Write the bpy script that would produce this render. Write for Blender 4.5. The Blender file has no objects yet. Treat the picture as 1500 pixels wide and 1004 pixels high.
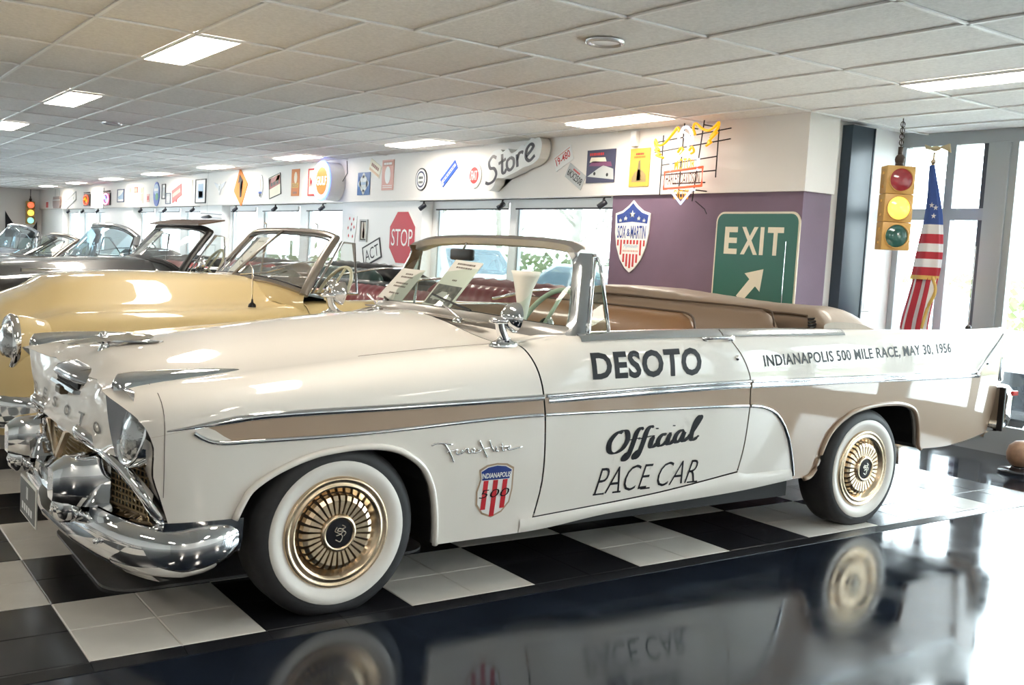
import bpy, bmesh, math, random
import numpy as np
from mathutils import Vector, Matrix
random.seed(7)
SC = bpy.context.scene
COL = SC.collection
# ------------------------------------------------------------------ camera
F_PX, YAW, PITCH, ROLL = 1491.55, .6192, .0834, .0579
CAM = Vector((-.7900, -3.3573, 1.3810))
fw = Vector((math.sin(YAW)*math.cos(PITCH), math.cos(YAW)*math.cos(PITCH), -math.sin(PITCH)))
rt0 = Vector((math.cos(YAW), -math.sin(YAW), 0)); up0 = rt0.cross(fw)
rt = rt0*math.cos(ROLL) + up0*math.sin(ROLL); up = -rt0*math.sin(ROLL) + up0*math.cos(ROLL)
cd = bpy.data.cameras.new('camera'); cam = bpy.data.objects.new('camera', cd); COL.objects.link(cam)
cd.sensor_width = 36; cd.lens = 36*F_PX/1500; cd.clip_end = 300; cd.clip_start = .05
cam.matrix_world = Matrix(((rt.x, up.x, -fw.x, CAM.x), (rt.y, up.y, -fw.y, CAM.y), (rt.z, up.z, -fw.z, CAM.z), (0, 0, 0, 1)))
SC.camera = cam
# ------------------------------------------------------------------ sky: bright overcast daylight
wd = bpy.data.worlds.new('sky'); SC.world = wd; wd.use_nodes = True
bg = wd.node_tree.nodes['Background']; bg.inputs[0].default_value = (.84, .93, 1, 1); bg.inputs[1].default_value = 9.5
SC.view_settings.view_transform = 'Standard'; SC.view_settings.look = 'None'
SC.view_settings.gamma = 1; SC.view_settings.use_curve_mapping = False
SC.view_settings.exposure = 1.05
LAMP = 15.0           # strength of the ceiling light panels
# ------------------------------------------------------------------ materials
MATS = {}
def mat(name, col=(.8, .8, .8), rough=.5, metal=0., coat=0., emit=None, es=1., noise=None, bump=None, spec=.5, rnoise=None, trans=0., alpha=1., sheen=0.):
    """procedural principled material; noise=(scale, amount), bump=(scale, strength), rnoise=(scale, amount)"""
    if name in MATS: return MATS[name]
    m = bpy.data.materials.new(name); m.use_nodes = True; nt = m.node_tree; b = nt.nodes['Principled BSDF']
    b.inputs['Base Color'].default_value = (*col, 1); b.inputs['Roughness'].default_value = rough
    b.inputs['Metallic'].default_value = metal; b.inputs['Coat Weight'].default_value = coat; b.inputs['Coat Roughness'].default_value = .03
    b.inputs['Specular IOR Level'].default_value = spec; b.inputs['Transmission Weight'].default_value = trans; b.inputs['Alpha'].default_value = alpha
    b.inputs['Sheen Weight'].default_value = sheen
    if emit: b.inputs['Emission Color'].default_value = (*emit, 1); b.inputs['Emission Strength'].default_value = es
    if noise or bump or rnoise:
        tc = nt.nodes.new('ShaderNodeTexCoord')
        def nz(sc, det=4):
            n = nt.nodes.new('ShaderNodeTexNoise'); n.inputs['Scale'].default_value = sc; n.inputs['Detail'].default_value = det
            nt.links.new(tc.outputs['Object'], n.inputs['Vector']); return n
        if noise:
            n = nz(noise[0]); r = nt.nodes.new('ShaderNodeValToRGB'); a = noise[1]
            r.color_ramp.elements[0].position = .3; r.color_ramp.elements[1].position = .7
            r.color_ramp.elements[0].color = (*[max(0, c*(1-a)) for c in col], 1); r.color_ramp.elements[1].color = (*[min(1, c*(1+a)) for c in col], 1)
            nt.links.new(n.outputs['Fac'], r.inputs['Fac']); nt.links.new(r.outputs['Color'], b.inputs['Base Color'])
        if bump:
            n = nz(bump[0]); bp = nt.nodes.new('ShaderNodeBump'); bp.inputs['Strength'].default_value = bump[1]; bp.inputs['Distance'].default_value = .01
            nt.links.new(n.outputs['Fac'], bp.inputs['Height']); nt.links.new(bp.outputs['Normal'], b.inputs['Normal'])
        if rnoise:
            n = nz(rnoise[0], 6); mr = nt.nodes.new('ShaderNodeMapRange'); mr.inputs['To Min'].default_value = max(0, rough-rnoise[1]); mr.inputs['To Max'].default_value = rough+rnoise[1]
            mr.inputs['From Min'].default_value = .35; mr.inputs['From Max'].default_value = .65
            nt.links.new(n.outputs['Fac'], mr.inputs['Value']); nt.links.new(mr.outputs['Result'], b.inputs['Roughness'])
    MATS[name] = m; return m
def glassmat(name, tint=(.95, .98, .97), refl=.9, dirt=0.):
    """thin pane: clear with a Fresnel reflection"""
    if name in MATS: return MATS[name]
    m = bpy.data.materials.new(name); m.use_nodes = True; nt = m.node_tree; nt.nodes.clear()
    o = nt.nodes.new('ShaderNodeOutputMaterial'); t = nt.nodes.new('ShaderNodeBsdfTransparent'); g = nt.nodes.new('ShaderNodeBsdfGlossy')
    fr = nt.nodes.new('ShaderNodeFresnel'); mx = nt.nodes.new('ShaderNodeMixShader'); mu = nt.nodes.new('ShaderNodeMath'); mu.operation = 'MULTIPLY'
    t.inputs[0].default_value = (*tint, 1); g.inputs[0].default_value = (1, 1, 1, 1); g.inputs[1].default_value = .01
    fr.inputs[0].default_value = 1.5; mu.inputs[1].default_value = refl
    nt.links.new(fr.outputs[0], mu.inputs[0]); nt.links.new(mu.outputs[0], mx.inputs[0]); nt.links.new(t.outputs[0], mx.inputs[1]); nt.links.new(g.outputs[0], mx.inputs[2])
    if dirt:
        d = nt.nodes.new('ShaderNodeBsdfDiffuse'); d.inputs[0].default_value = (.9, .92, .92, 1); m2 = nt.nodes.new('ShaderNodeMixShader'); m2.inputs[0].default_value = dirt
        nt.links.new(mx.outputs[0], m2.inputs[1]); nt.links.new(d.outputs[0], m2.inputs[2]); nt.links.new(m2.outputs[0], o.inputs[0])
    else: nt.links.new(mx.outputs[0], o.inputs[0])
    MATS[name] = m; return m
# ------------------------------------------------------------------ mesh helpers
WL = {}                                         # world location of every thing and part (things are unrotated unless built locally)
class MB:
    def __init__(s): s.v = []; s.f = []; s.m = []
    def add(s, vs, fs, mi=0):
        o = len(s.v); s.v += [tuple(p) for p in vs]; s.f += [tuple(i+o for i in f) for f in fs]; s.m += [mi]*len(fs); return s
    def box(s, a, b, mi=0, ch=0.):
        (x0, y0, z0), (x1, y1, z1) = a, b
        if x0 > x1: x0, x1 = x1, x0
        if y0 > y1: y0, y1 = y1, y0
        if z0 > z1: z0, z1 = z1, z0
        if ch <= 0:
            return s.add([(x0, y0, z0), (x1, y0, z0), (x1, y1, z0), (x0, y1, z0), (x0, y0, z1), (x1, y0, z1), (x1, y1, z1), (x0, y1, z1)],
                         [(0, 3, 2, 1), (4, 5, 6, 7), (0, 1, 5, 4), (1, 2, 6, 5), (2, 3, 7, 6), (3, 0, 4, 7)], mi)
        bm = bmesh.new(); bmesh.ops.create_cube(bm, size=1)
        for v in bm.verts: v.co = Vector(((x0+x1)/2+v.co.x*(x1-x0), (y0+y1)/2+v.co.y*(y1-y0), (z0+z1)/2+v.co.z*(z1-z0)))
        bmesh.ops.bevel(bm, geom=list(bm.edges), offset=ch, segments=2, affect='EDGES', profile=.5)
        return s.bm(bm, mi)
    def bm(s, bm, mi=0):
        bm.verts.index_update(); s.add([v.co[:] for v in bm.verts], [[v.index for v in f.verts] for f in bm.faces], mi); bm.free(); return s
    def grid(s, P, mi=0, closeu=False, closev=False, flip=False):
        """P[i][j] points"""
        n, k = len(P), len(P[0]); fs = []
        for i in range(n if closeu else n-1):
            for j in range(k if closev else k-1):
                a, b, c, d = i*k+j, ((i+1) % n)*k+j, ((i+1) % n)*k+(j+1) % k, i*k+(j+1) % k
                fs.append((a, d, c, b) if flip else (a, b, c, d))
        return s.add([p for r in P for p in r], fs, mi)
    def tube(s, path, r, n=8, mi=0, cap=True, closed=False, flat=1., upv=(0, 0, 1)):
        """round (or flattened) bar along a path; r number or list"""
        P = [Vector(p) for p in path]; rings = []; N = len(P)
        for i, p in enumerate(P):
            if closed: t = P[(i+1) % N]-P[i-1]
            else: t = P[min(i+1, N-1)]-P[max(i-1, 0)]
            t.normalize(); u = Vector(upv)
            if abs(t.dot(u)) > .95: u = Vector((1, 0, 0)) if abs(t.x) < .9 else Vector((0, 1, 0))
            a = t.cross(u).normalized(); b = a.cross(t)
            rr = r[i] if isinstance(r, (list, tuple)) else r
            rings.append([p+a*rr*math.cos(q)+b*rr*flat*math.sin(q) for q in [2*math.pi*j/n for j in range(n)]])
        s.grid(rings, mi, closeu=closed, closev=True)
        if cap and not closed:
            o = len(s.v)-N*n; s.f += [tuple(o+j for j in range(n)), tuple(o+(N-1)*n+n-1-j for j in range(n))]; s.m += [mi, mi]
        return s
    def lathe(s, prof, n=32, axis='z', c=(0, 0, 0), mi=0, d=None):
        """prof [(r, h)] around an axis (or direction d) through c"""
        ax = Vector(d).normalized() if d else Vector({'x': (1, 0, 0), 'y': (0, 1, 0), 'z': (0, 0, 1)}[axis])
        a = ax.orthogonal().normalized(); b = ax.cross(a); c = Vector(c)
        return s.grid([[c+ax*h+(a*math.cos(q)+b*math.sin(q))*max(r, 1e-5) for q in [2*math.pi*j/n for j in range(n)]] for r, h in prof], mi, closev=True)
    def prism(s, poly, ax, a, b, mi=0):
        """extrude a closed 2D polygon along x, y or z between a and b (triangulated caps)"""
        n = len(poly)
        def p3(p, h): return {'x': (h, p[0], p[1]), 'y': (p[0], h, p[1]), 'z': (p[0], p[1], h)}[ax]
        bm = bmesh.new(); A = [bm.verts.new(p3(p, a)) for p in poly]; B = [bm.verts.new(p3(p, b)) for p in poly]
        for i in range(n): bm.faces.new((A[i], A[(i+1) % n], B[(i+1) % n], B[i]))
        f1 = bm.faces.new(A); f2 = bm.faces.new(B[::-1]); bmesh.ops.triangulate(bm, faces=[f1, f2]); bmesh.ops.recalc_face_normals(bm, faces=bm.faces)
        return s.bm(bm, mi)
    def sphere(s, c, r, n=12, mi=0):
        if not isinstance(r, (tuple, list)): r = (r, r, r)
        return s.grid([[(c[0]+r[0]*math.sin(a)*math.cos(b), c[1]+r[1]*math.sin(a)*math.sin(b), c[2]+r[2]*math.cos(a)) for b in [2*math.pi*j/(2*n) for j in range(2*n)]] for a in [math.pi*max(.001, min(.999, i/n)) for i in range(n+1)]], mi, closev=True)
    def mirror_y(s, yc):
        o = MB(); o.v = [(x, 2*yc-y, z) for x, y, z in s.v]; o.f = [f[::-1] for f in s.f]; o.m = list(s.m); return o
    def xf(s, M):
        s.v = [tuple(M @ Vector(p)) for p in s.v]; return s
    def build(s, name, mats, parent=None, smooth=False, local=False, weld=0, angle=None):
        if not isinstance(mats, (list, tuple)): mats = [mats]
        off = Vector((0, 0, 0)) if (parent is None or local) else Vector(WL[parent.name])
        me = bpy.data.meshes.new(name); me.from_pydata([tuple(Vector(p)-off) for p in s.v], [], s.f)
        for m in mats: me.materials.append(m)
        if len(mats) > 1:
            me.polygons.foreach_set('material_index', s.m)
        bm = bmesh.new(); bm.from_mesh(me)
        if weld: bmesh.ops.remove_doubles(bm, verts=bm.verts, dist=weld)
        bmesh.ops.recalc_face_normals(bm, faces=bm.faces); bm.to_mesh(me); bm.free()
        if smooth:
            me.polygons.foreach_set('use_smooth', [True]*len(me.polygons))
            if angle: me.set_sharp_from_angle(angle=math.radians(angle))
        o = bpy.data.objects.new(name, me); COL.objects.link(o); o.parent = parent
        WL[o.name] = (0, 0, 0) if parent is None else WL[parent.name]
        return o
def tag(o, label=None, cat=None, group=None, kind=None):
    if label: o['label'] = label
    if cat: o['category'] = cat
    if group: o['group'] = group
    if kind: o['kind'] = kind
    return o
def thing(name, label, cat, loc=(0, 0, 0), group=None, rz=0):
    o = bpy.data.objects.new(name, None); COL.objects.link(o); o.location = loc; o.rotation_euler = (0, 0, rz); o.empty_display_size = .1
    WL[o.name] = tuple(loc); return tag(o, label, cat, group)
def seat_origin(o):
    """move a top-level mesh's origin to its own base"""
    me = o.data; n = len(me.vertices); co = np.empty(n*3); me.vertices.foreach_get('co', co); co = co.reshape(-1, 3)
    c = np.array([(co[:, 0].min()+co[:, 0].max())/2, (co[:, 1].min()+co[:, 1].max())/2, co[:, 2].min()]); me.vertices.foreach_set('co', (co-c).ravel()); o.location = c; WL[o.name] = tuple(c); return o
def copy_tree(o, parent=None):
    c = o.copy(); COL.objects.link(c); c.parent = parent; WL[c.name] = WL[o.name]
    for ch in list(o.children): copy_tree(ch, c)
    return c
def inst(o, name, parent, loc=(0, 0, 0), rot=(0, 0, 0), scale=None):
    c = bpy.data.objects.new(name, o.data); COL.objects.link(c); c.parent = parent; c.location = loc; c.rotation_euler = rot
    if scale: c.scale = scale
    WL[c.name] = tuple(loc); return c
def interp(tab):
    """smooth monotone interpolation through (x, y) pairs"""
    X = [p[0] for p in tab]; Y = [p[1] for p in tab]; n = len(X)
    d = [(Y[i+1]-Y[i])/(X[i+1]-X[i]) for i in range(n-1)]
    m = [d[0]]+[0 if d[i-1]*d[i] <= 0 else 2*d[i-1]*d[i]/(d[i-1]+d[i]) for i in range(1, n-1)]+[d[-1]]
    def f(x):
        if x <= X[0]: return Y[0]
        if x >= X[-1]: return Y[-1]
        i = 0
        while x > X[i+1]: i += 1
        h = X[i+1]-X[i]; t = (x-X[i])/h
        return (2*t**3-3*t*t+1)*Y[i]+(t**3-2*t*t+t)*h*m[i]+(-2*t**3+3*t*t)*Y[i+1]+(t**3-t*t)*h*m[i+1]
    return f
def spline(pts, n=8):
    """Catmull-Rom through points"""
    P = [Vector(p) for p in pts]; P = [P[0]*2-P[1]]+P+[P[-1]*2-P[-2]]; out = []
    for i in range(1, len(P)-2):
        for k in range(n):
            t = k/n; out.append(.5*((2*P[i])+(P[i+1]-P[i-1])*t+(2*P[i-1]-5*P[i]+4*P[i+1]-P[i+2])*t*t+(3*P[i]-P[i-1]-3*P[i+1]+P[i+2])*t**3))
    out.append(P[-2]); return out
def lin(a, b, n): return [a+(b-a)*i/(n-1) for i in range(n)]
def text_mesh(txt, size=1., bold=0., shear=0., sx=1., sub=0, depth=0., spacing=1.):
    """Blender's own font turned into a flat mesh: list of 2D verts and faces, origin at the left baseline"""
    cu = bpy.data.curves.new('t', 'FONT'); cu.body = txt; cu.size = size; cu.offset = bold; cu.shear = shear; cu.resolution_u = 3; cu.space_character = spacing
    ob = bpy.data.objects.new('t', cu); COL.objects.link(ob); dg = bpy.context.evaluated_depsgraph_get(); me = bpy.data.meshes.new_from_object(ob.evaluated_get(dg))
    bm = bmesh.new(); bm.from_mesh(me); bmesh.ops.remove_doubles(bm, verts=bm.verts, dist=1e-5)
    if sub: bmesh.ops.subdivide_edges(bm, edges=[e for e in bm.edges if e.calc_length() > size*.12], cuts=sub, use_grid_fill=False); bmesh.ops.triangulate(bm, faces=bm.faces)
    bm.verts.index_update(); vs = [(v.co.x*sx, v.co.y) for v in bm.verts]; fs = [[v.index for v in f.verts] for f in bm.faces]; bm.free()
    bpy.data.objects.remove(ob); bpy.data.curves.remove(cu); bpy.data.meshes.remove(me)
    return vs, fs
def fit_text(txt, w, h, **k):
    """text scaled into a w x h box, lower left at 0,0"""
    vs, fs = text_mesh(txt, **k)
    x0 = min(v[0] for v in vs); x1 = max(v[0] for v in vs); y0 = min(v[1] for v in vs); y1 = max(v[1] for v in vs)
    return [((x-x0)/(x1-x0)*w, (y-y0)/(y1-y0)*h) for x, y in vs], fs
def stroke2d(paths, wid, n=6):
    """flat pen strokes: list of (points, widths) -> 2D mesh ribbons"""
    V = []; Fc = []
    for pts in paths:
        p = [Vector((q[0], q[1], 0)) for q in pts]; s = spline(p, n) if len(p) > 2 else p
        ws = wid if not callable(wid) else None; o = len(V); N = len(s)
        for i, q in enumerate(s):
            t = (s[min(i+1, N-1)]-s[max(i-1, 0)]).normalized(); nn = Vector((-t.y, t.x, 0))
            w = (wid(t, i/(N-1)) if callable(wid) else wid)/2
            V += [(q+nn*w)[:2], (q-nn*w)[:2]]
        Fc += [(o+2*i, o+2*i+1, o+2*i+3, o+2*i+2) for i in range(N-1)]
    return V, Fc
CH = mat('chrome', (.78, .79, .8), .05, 1.); CHB = mat('brushed_chrome', (.62, .62, .62), .22, 1.)
BLK = mat('black_plastic', (.012, .012, .013), .4); RUB = mat('rubber', (.018, .018, .02), .6, noise=(30, .2)); INK = mat('black_ink', (.012, .012, .016), .45, spec=.2)
WHT = mat('white_paint', (.85, .85, .84), .45); GLS = glassmat('clear_glass'); PAPER = mat('paper', (.82, .79, .72), .7)
# ================================================================== the room
XW, YCOR, YCW, XF, ZC_, ZS = 5.9, 2.09, 2.25, 7.4, 2.6645, 2.05     # window wall, corner, glass front, ceiling, soffit underside
X0, Y0, YF = -6.6, -7.6, 33.0
CREAM = mat('cream_wall', (.80, .76, .72), .6, bump=(60, .05)); WALLW = mat('white_wall', (.86, .85, .84), .6, bump=(80, .05))
PURP = mat('purple_wall', (.165, .10, .155), .55, bump=(70, .08), noise=(3, .06)); STEEL = mat('steel_blue', (.022, .038, .058), .28, spec=.5)
ALU = mat('grey_aluminium', (.42, .45, .47), .35, metal=.3); FRAMEW = mat('white_frame', (.82, .82, .82), .4)
def struct(name, mb, m, parent=None, **k):
    o = mb.build(name, m, parent, **k)
    if parent is None: o['kind'] = 'structure'
    return o
def floor_mat():
    m = mat('dark_polished_floor', (.009, .013, .021), .11, spec=.5, rnoise=(3.5, .05), noise=(5, .35), bump=(4, .02))
    return m
struct('floor', MB().box((X0, Y0, -.10), (XF, YF, -.014)), floor_mat())
# --- chequered clip-together floor tiles, 30 cm pieces that make 60 cm squares
def tile_material(name, col, rough):
    m = mat(name, col, rough, spec=.5, noise=(9, .05)); nt = m.node_tree; b = nt.nodes['Principled BSDF']
    tc = nt.nodes.new('ShaderNodeTexCoord'); ck = nt.nodes.new('ShaderNodeTexChecker'); ck.inputs['Scale'].default_value = 70
    bp = nt.nodes.new('ShaderNodeBump'); bp.inputs['Strength'].default_value = .05; bp.inputs['Distance'].default_value = .002
    nt.links.new(tc.outputs['Object'], ck.inputs['Vector']); nt.links.new(ck.outputs['Fac'], bp.inputs['Height']); nt.links.new(bp.outputs['Normal'], b.inputs['Normal']); return m
TW = tile_material('white_floor_tile', (.60, .575, .53), .28); TB = tile_material('black_floor_tile', (.012, .013, .016), .24)
tm = thing('floor_tile_mat', None, None, (0, 0, 0)); tm['kind'] = 'structure'
def tile_mesh(m, s=.2985):
    e = .004; t = MB(); g = (.3-s)/2
    A = [(g, g), (g+s, g), (g+s, g+s), (g, g+s)]; B = [(g+e, g+e), (g+s-e, g+e), (g+s-e, g+s-e), (g+e, g+s-e)]
    t.add([(x, y, -.0138) for x, y in A]+[(x, y, -.0025) for x, y in A]+[(x, y, 0) for x, y in B], [(0, 1, 5, 4), (1, 2, 6, 5), (2, 3, 7, 6), (3, 0, 4, 7), (4, 5, 9, 8), (5, 6, 10, 9), (6, 7, 11, 10), (7, 4, 8, 11), (8, 9, 10, 11)])
    return t.build('floor_tile', m, tm, local=True)
rest = MB(); first = {}
i0, i1 = -7, 20
for j in range(0, 40):
    for i in range(-12, i1):
        w = ((i//2)+(j//2)) % 2 == 0
        if j < 10 and i >= i0:
            if w not in first: o = tile_mesh(TW if w else TB); first[w] = o
            else: o = inst(first[w], 'floor_tile', tm)
            o.location = (i*.3, j*.3, 0)
        else:
            rest.box((i*.3+.001, j*.3+.001, -.0138), ((i+1)*.3-.001, (j+1)*.3-.001, 0), 0 if w else 1)
rest.build('distant_floor_tiles', [TW, TB], tm)['kind'] = 'stuff'
r0 = None
for i in range(-8, i1):                                   # bevelled black edge strip, 30 cm pieces
    if r0 is None:
        r0 = MB().add([(.001, 0, -.0138), (.299, 0, -.0138), (.299, -.062, -.0138), (.001, -.062, -.0138), (.001, 0, -.001), (.299, 0, -.001), (.299, -.012, -.001), (.001, -.012, -.001), (.299, -.062, -.0115), (.001, -.062, -.0115)],
            [(0, 1, 2, 3), (4, 7, 6, 5), (7, 9, 8, 6), (9, 3, 2, 8), (0, 3, 9, 7, 4), (1, 5, 6, 8, 2), (0, 4, 5, 1)]).build('edge_strip', TB, tm, local=True); o = r0
    else: o = inst(r0, 'edge_strip', tm)
    o.location = (i*.3, 0, 0)
for j in range(0, 30):
    o = inst(r0, 'edge_strip', tm, (i1*.3, j*.3, 0), (0, 0, math.pi/2))
# --- walls
struct('wall_right', MB().box((XW, YCOR, -.014), (6.25, 4.44, ZS)), PURP)
struct('wall_corner', MB().box((6.25, YCW, -.014), (XF+.05, YCW+.2, ZC_+.05)), WALLW)
struct('trim_soffit', MB().box((XW-.03, YCOR-.03, ZS), (6.25, YF, ZC_+.05)), CREAM)
struct('column', MB().box((6.55, YCW-.10, -.014), (6.84, YCW-.001, ZC_)).box((6.535, YCW-.105, -.014), (6.55, YCW-.001, ZC_)).box((6.84, YCW-.105, -.014), (6.855, YCW-.001, ZC_)), STEEL)
struct('wall_left', MB().box((X0-.2, Y0, -.1), (X0, 10, ZC_+.05)).box((X0-.2, 10, -.1), (X0, 21, .6)).box((X0-.2, 10, 2.4), (X0, 21, ZC_+.05)).box((X0-.2, 21, -.1), (X0, YF, ZC_+.05)), WALLW)
w9 = thing('window_8', None, None, (X0-.1, 15.5, .6)); w9['kind'] = 'structure'  # unseen glazing added to the left wall to brighten the far end
b = MB()
for y in lin(10, 21, 7): b.box((X0-.14, max(10, y-.06), .6), (X0-.04, min(21, y+.06), 2.4))
b.build('window_frame', FRAMEW, w9); MB().box((X0-.095, 10, .6), (X0-.088, 21, 2.4)).build('pane', GLS, w9)
struct('wall_front', MB().box((X0, Y0-.2, -.1), (XF, Y0, ZC_+.05)), WALLW)
# window groups along the window wall: list of panes (y0, y1)
ZSILL, ZHEAD, XG = .86, ZS, 6.13
groups = [[(4.56, 6.36), (6.50, 8.15)], [(10.75, 12.25), (12.55, 14.15), (14.45, 15.75)], [(17.25, 18.5), (18.9, 20.45), (20.8, 21.95)], [(24.9, 26.05), (26.45, 27.75), (28.4, 29.7)]]
wn = 0
def window(panes, n):
    y0, y1 = panes[0][0]-.12, panes[-1][1]+.12
    w = thing('window_%d' % n, None, None, (XG, (y0+y1)/2, ZSILL)); w['kind'] = 'structure'
    b = MB().box((XG-.03, y0, ZSILL), (XG+.05, y1, ZSILL+.06)).box((XG-.03, y0, ZHEAD-.03), (XG+.05, y1, ZHEAD))
    ed = [y0]+[y for p in panes for y in p]+[y1]
    for k in range(0, len(ed), 2): b.box((XG-.03, ed[k], ZSILL+.06), (XG+.05, ed[k+1], ZHEAD-.03))
    b.build('window_frame', FRAMEW, w)
    MB().box((XG-.12, y0, ZSILL-.03), (XG-.03, y1, ZSILL)).build('window_sill', FRAMEW, w)
    for a, c in panes:
        MB().box((XG+.005, a, ZSILL+.06), (XG+.011, c, ZHEAD-.03)).build('pane', GLS, w)
        bl = MB().box((XG-.07, a+.01, ZHEAD-.10), (XG-.035, c-.01, ZHEAD-.032)).build('blind_box', FRAMEW, w)
        MB().box((XG-.062, a+.012, ZHEAD-.118), (XG-.044, c-.012, ZHEAD-.10)).build('blind_rail', mat('dark_rail', (.05, .05, .055), .4), bl)
        MB().box((XG-.01, a+.005, ZSILL+.06), (XG+.03, a+.03, ZHEAD-.03)).box((XG-.01, c-.03, ZSILL+.06), (XG+.03, c-.005, ZHEAD-.03)).build('sash', ALU, w)
    return w
ys_ = [4.44]
for g in groups:
    wn += 1; window(g, wn); ys_ += [g[0][0]-.12, g[-1][1]+.12]
ys_.append(YF)
pier = MB()
for k in range(0, len(ys_), 2):
    if ys_[k+1]-ys_[k] > .005: pier.box((XW+.04, ys_[k], -.014), (6.25, ys_[k+1], ZS))
for k in range(1, len(ys_)-1, 2): pier.box((XW+.06, ys_[k], -.014), (6.25, ys_[k+1], ZSILL-.03))
struct('wall_right.001', pier, WALLW)
# far end wall with two windows
fb = MB().box((X0, YF, -.014), (6.25, YF+.2, .9)).box((X0, YF, ZS), (6.25, YF+.2, ZC_+.05))
for a, c in ((X0, -4.4), (-1.4, .4), (4.6, 6.25)): fb.box((a, YF, .9), (c, YF+.2, ZS))
struct('wall_back', fb, CREAM)
for k, (a, c) in enumerate(((-4.4, -1.4), (.4, 4.6))):
    w = thing('window_%d' % (5+k), None, None, ((a+c)/2, YF+.1, .9)); w['kind'] = 'structure'
    b = MB().box((a, YF+.06, .9), (c, YF+.14, .98)).box((a, YF+.06, ZS-.07), (c, YF+.14, ZS))
    n = 3
    for q in range(n+1): xx = a+(c-a)*q/n; b.box((xx-.05 if q else xx, YF+.06, .98), (xx+.05 if q < n else xx, YF+.14, ZS-.07))
    b.build('window_frame', FRAMEW, w); MB().box((a, YF+.09, .98), (c, YF+.096, ZS-.07)).build('pane', GLS, w)
# glass front: aluminium posts, rails and panes
gf = thing('window_7', None, None, (XF, -2, 0)); gf['kind'] = 'structure'
b = MB().box((XF, Y0, ZC_-.10), (XF+.08, YCW, ZC_+.04)).box((XF, Y0, -.014), (XF+.08, YCW, .10))
b.build('outer_frame', ALU, gf)
posts = [(2.19, 2.25), (1.23, 1.42), (.14, .32), (-.98, -.80), (-2.1, -1.92), (-3.2, -3.02), (-4.3, -4.12), (-5.4, -5.22), (-6.5, -6.32), (-7.6, -7.5)]
for a, c in posts: MB().box((XF-.02, a, .10), (XF+.09, c, ZC_-.10), ch=.004).build('post', ALU, gf)
for k in range(len(posts)-1):
    a, c = posts[k+1][1], posts[k][0]
    MB().box((XF+.03, a, .10), (XF+.038, c, ZC_-.10)).build('pane', GLS, gf)
    if k == 0:
        MB().box((XF, a, 1.92), (XF+.07, c, 2.02)).build('rail', ALU, gf); MB().box((XF, 1.72, .10), (XF+.07, 1.80, 1.92)).box((XF, 1.72, 2.02), (XF+.07, 1.80, ZC_-.10)).build('mullion', ALU, gf)
        MB().box((XF+.002, a, .10), (XF+.07, a+.05, 1.92)).box((XF+.002, a, 2.02), (XF+.07, a+.05, ZC_-.10)).build('sash', mat('sash_dark', (.06, .07, .09), .35), gf)
    else:
        MB().box((XF+.002, a, .10), (XF+.07, a+.06, ZC_-.10)).box((XF+.002, c-.06, .10), (XF+.07, c, ZC_-.10)).box((XF+.002, a+.06, .10), (XF+.07, c-.06, .22)).build('door_sash', ALU, gf)
struct('baseboard_corner', MB().box((6.86, YCW-.012, -.014), (XF, YCW, .09)), ALU)
# wall socket
tag(seat_origin(MB().box((6.98, YCW-.014, 1.08), (7.10, YCW, 1.18), ch=.006).box((7.005, YCW-.017, 1.10), (7.075, YCW-.013, 1.16), ch=.002).build('wall_switch', WHT)), 'small white switch plate on the narrow wall beside the glass front', 'switch')
# --- suspended ceiling: 60 x 120 cm tiles in a white grid, the bays shift by half a tile at y = YB
XA, YB, BA, BB = .7018, 2.007, .6, 1.198
GRID = mat('white_grid', (.92, .92, .91), .35); CT = mat('ceiling_tile', (.835, .825, .81), .9, noise=(45, .07), bump=(55, .25))
ce = thing('ceiling', None, None, (0, 0, ZC_)); ce['kind'] = 'structure'
MB().box((X0, Y0, ZC_+.03), (XF, YF, ZC_+.08)).build('deck', WALLW, ce)
cells = []; lamps = []
for m_ in range(-9, 27):
    ya, yb = YB+m_*BB, YB+(m_+1)*BB
    if yb < Y0 or ya > YF: continue
    off = XA if m_ >= 0 else XA+.3
    for k in range(-14, 13):
        xa, xb = off+k*BA, off+(k+1)*BA
        x_hi = XF if m_ < 0 else XW-.03
        if xb < X0 or xa > x_hi: continue
        cells.append([max(xa, X0), max(ya, Y0), min(xb, x_hi), min(yb, YF), m_])
LX = [(1.3018, 1.6018, 0), (5.2018, 5.5018, 0), (-2.598, -2.298, 0)]
for m_ in range(-8, 27):
    if (m_-1) % 3 == 0:
        for q, (a, c, _) in enumerate(LX):
            if m_ < 0 and q != 1: a, c = a-.3*(1 if q == 0 else 1), c-.3
            if YB+m_*BB > Y0 and YB+(m_+1)*BB < YF: lamps.append((a, YB+m_*BB, c, YB+(m_+1)*BB))
def visible(x, y):
    d = Vector((x, y, ZC_))-CAM; z = d.dot(fw)
    if z < .2: return False
    return abs(F_PX*d.dot(rt)/z) < 900 and F_PX*d.dot(up)/z < 640
out = []; stuffm = MB(); base = {}
for c in cells:
    xa, ya, xb, yb, m_ = c
    for (la, l0, lb, l1) in lamps:
        if abs(l0-ya) < .01 and xa-.02 < la and lb < xb+.02:
            if la-xa > .1: xb = la
            else: xa = lb
    if xb-xa < .05 or yb-ya < .05: continue
    out.append((((xa+xb)/2-CAM.x)**2+((ya+yb)/2-CAM.y)**2, xa, ya, xb, yb, any(visible(x, y) for x in (xa, xb) for y in (ya, yb))))
out.sort(); cnt = 0; G = .011
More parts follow.
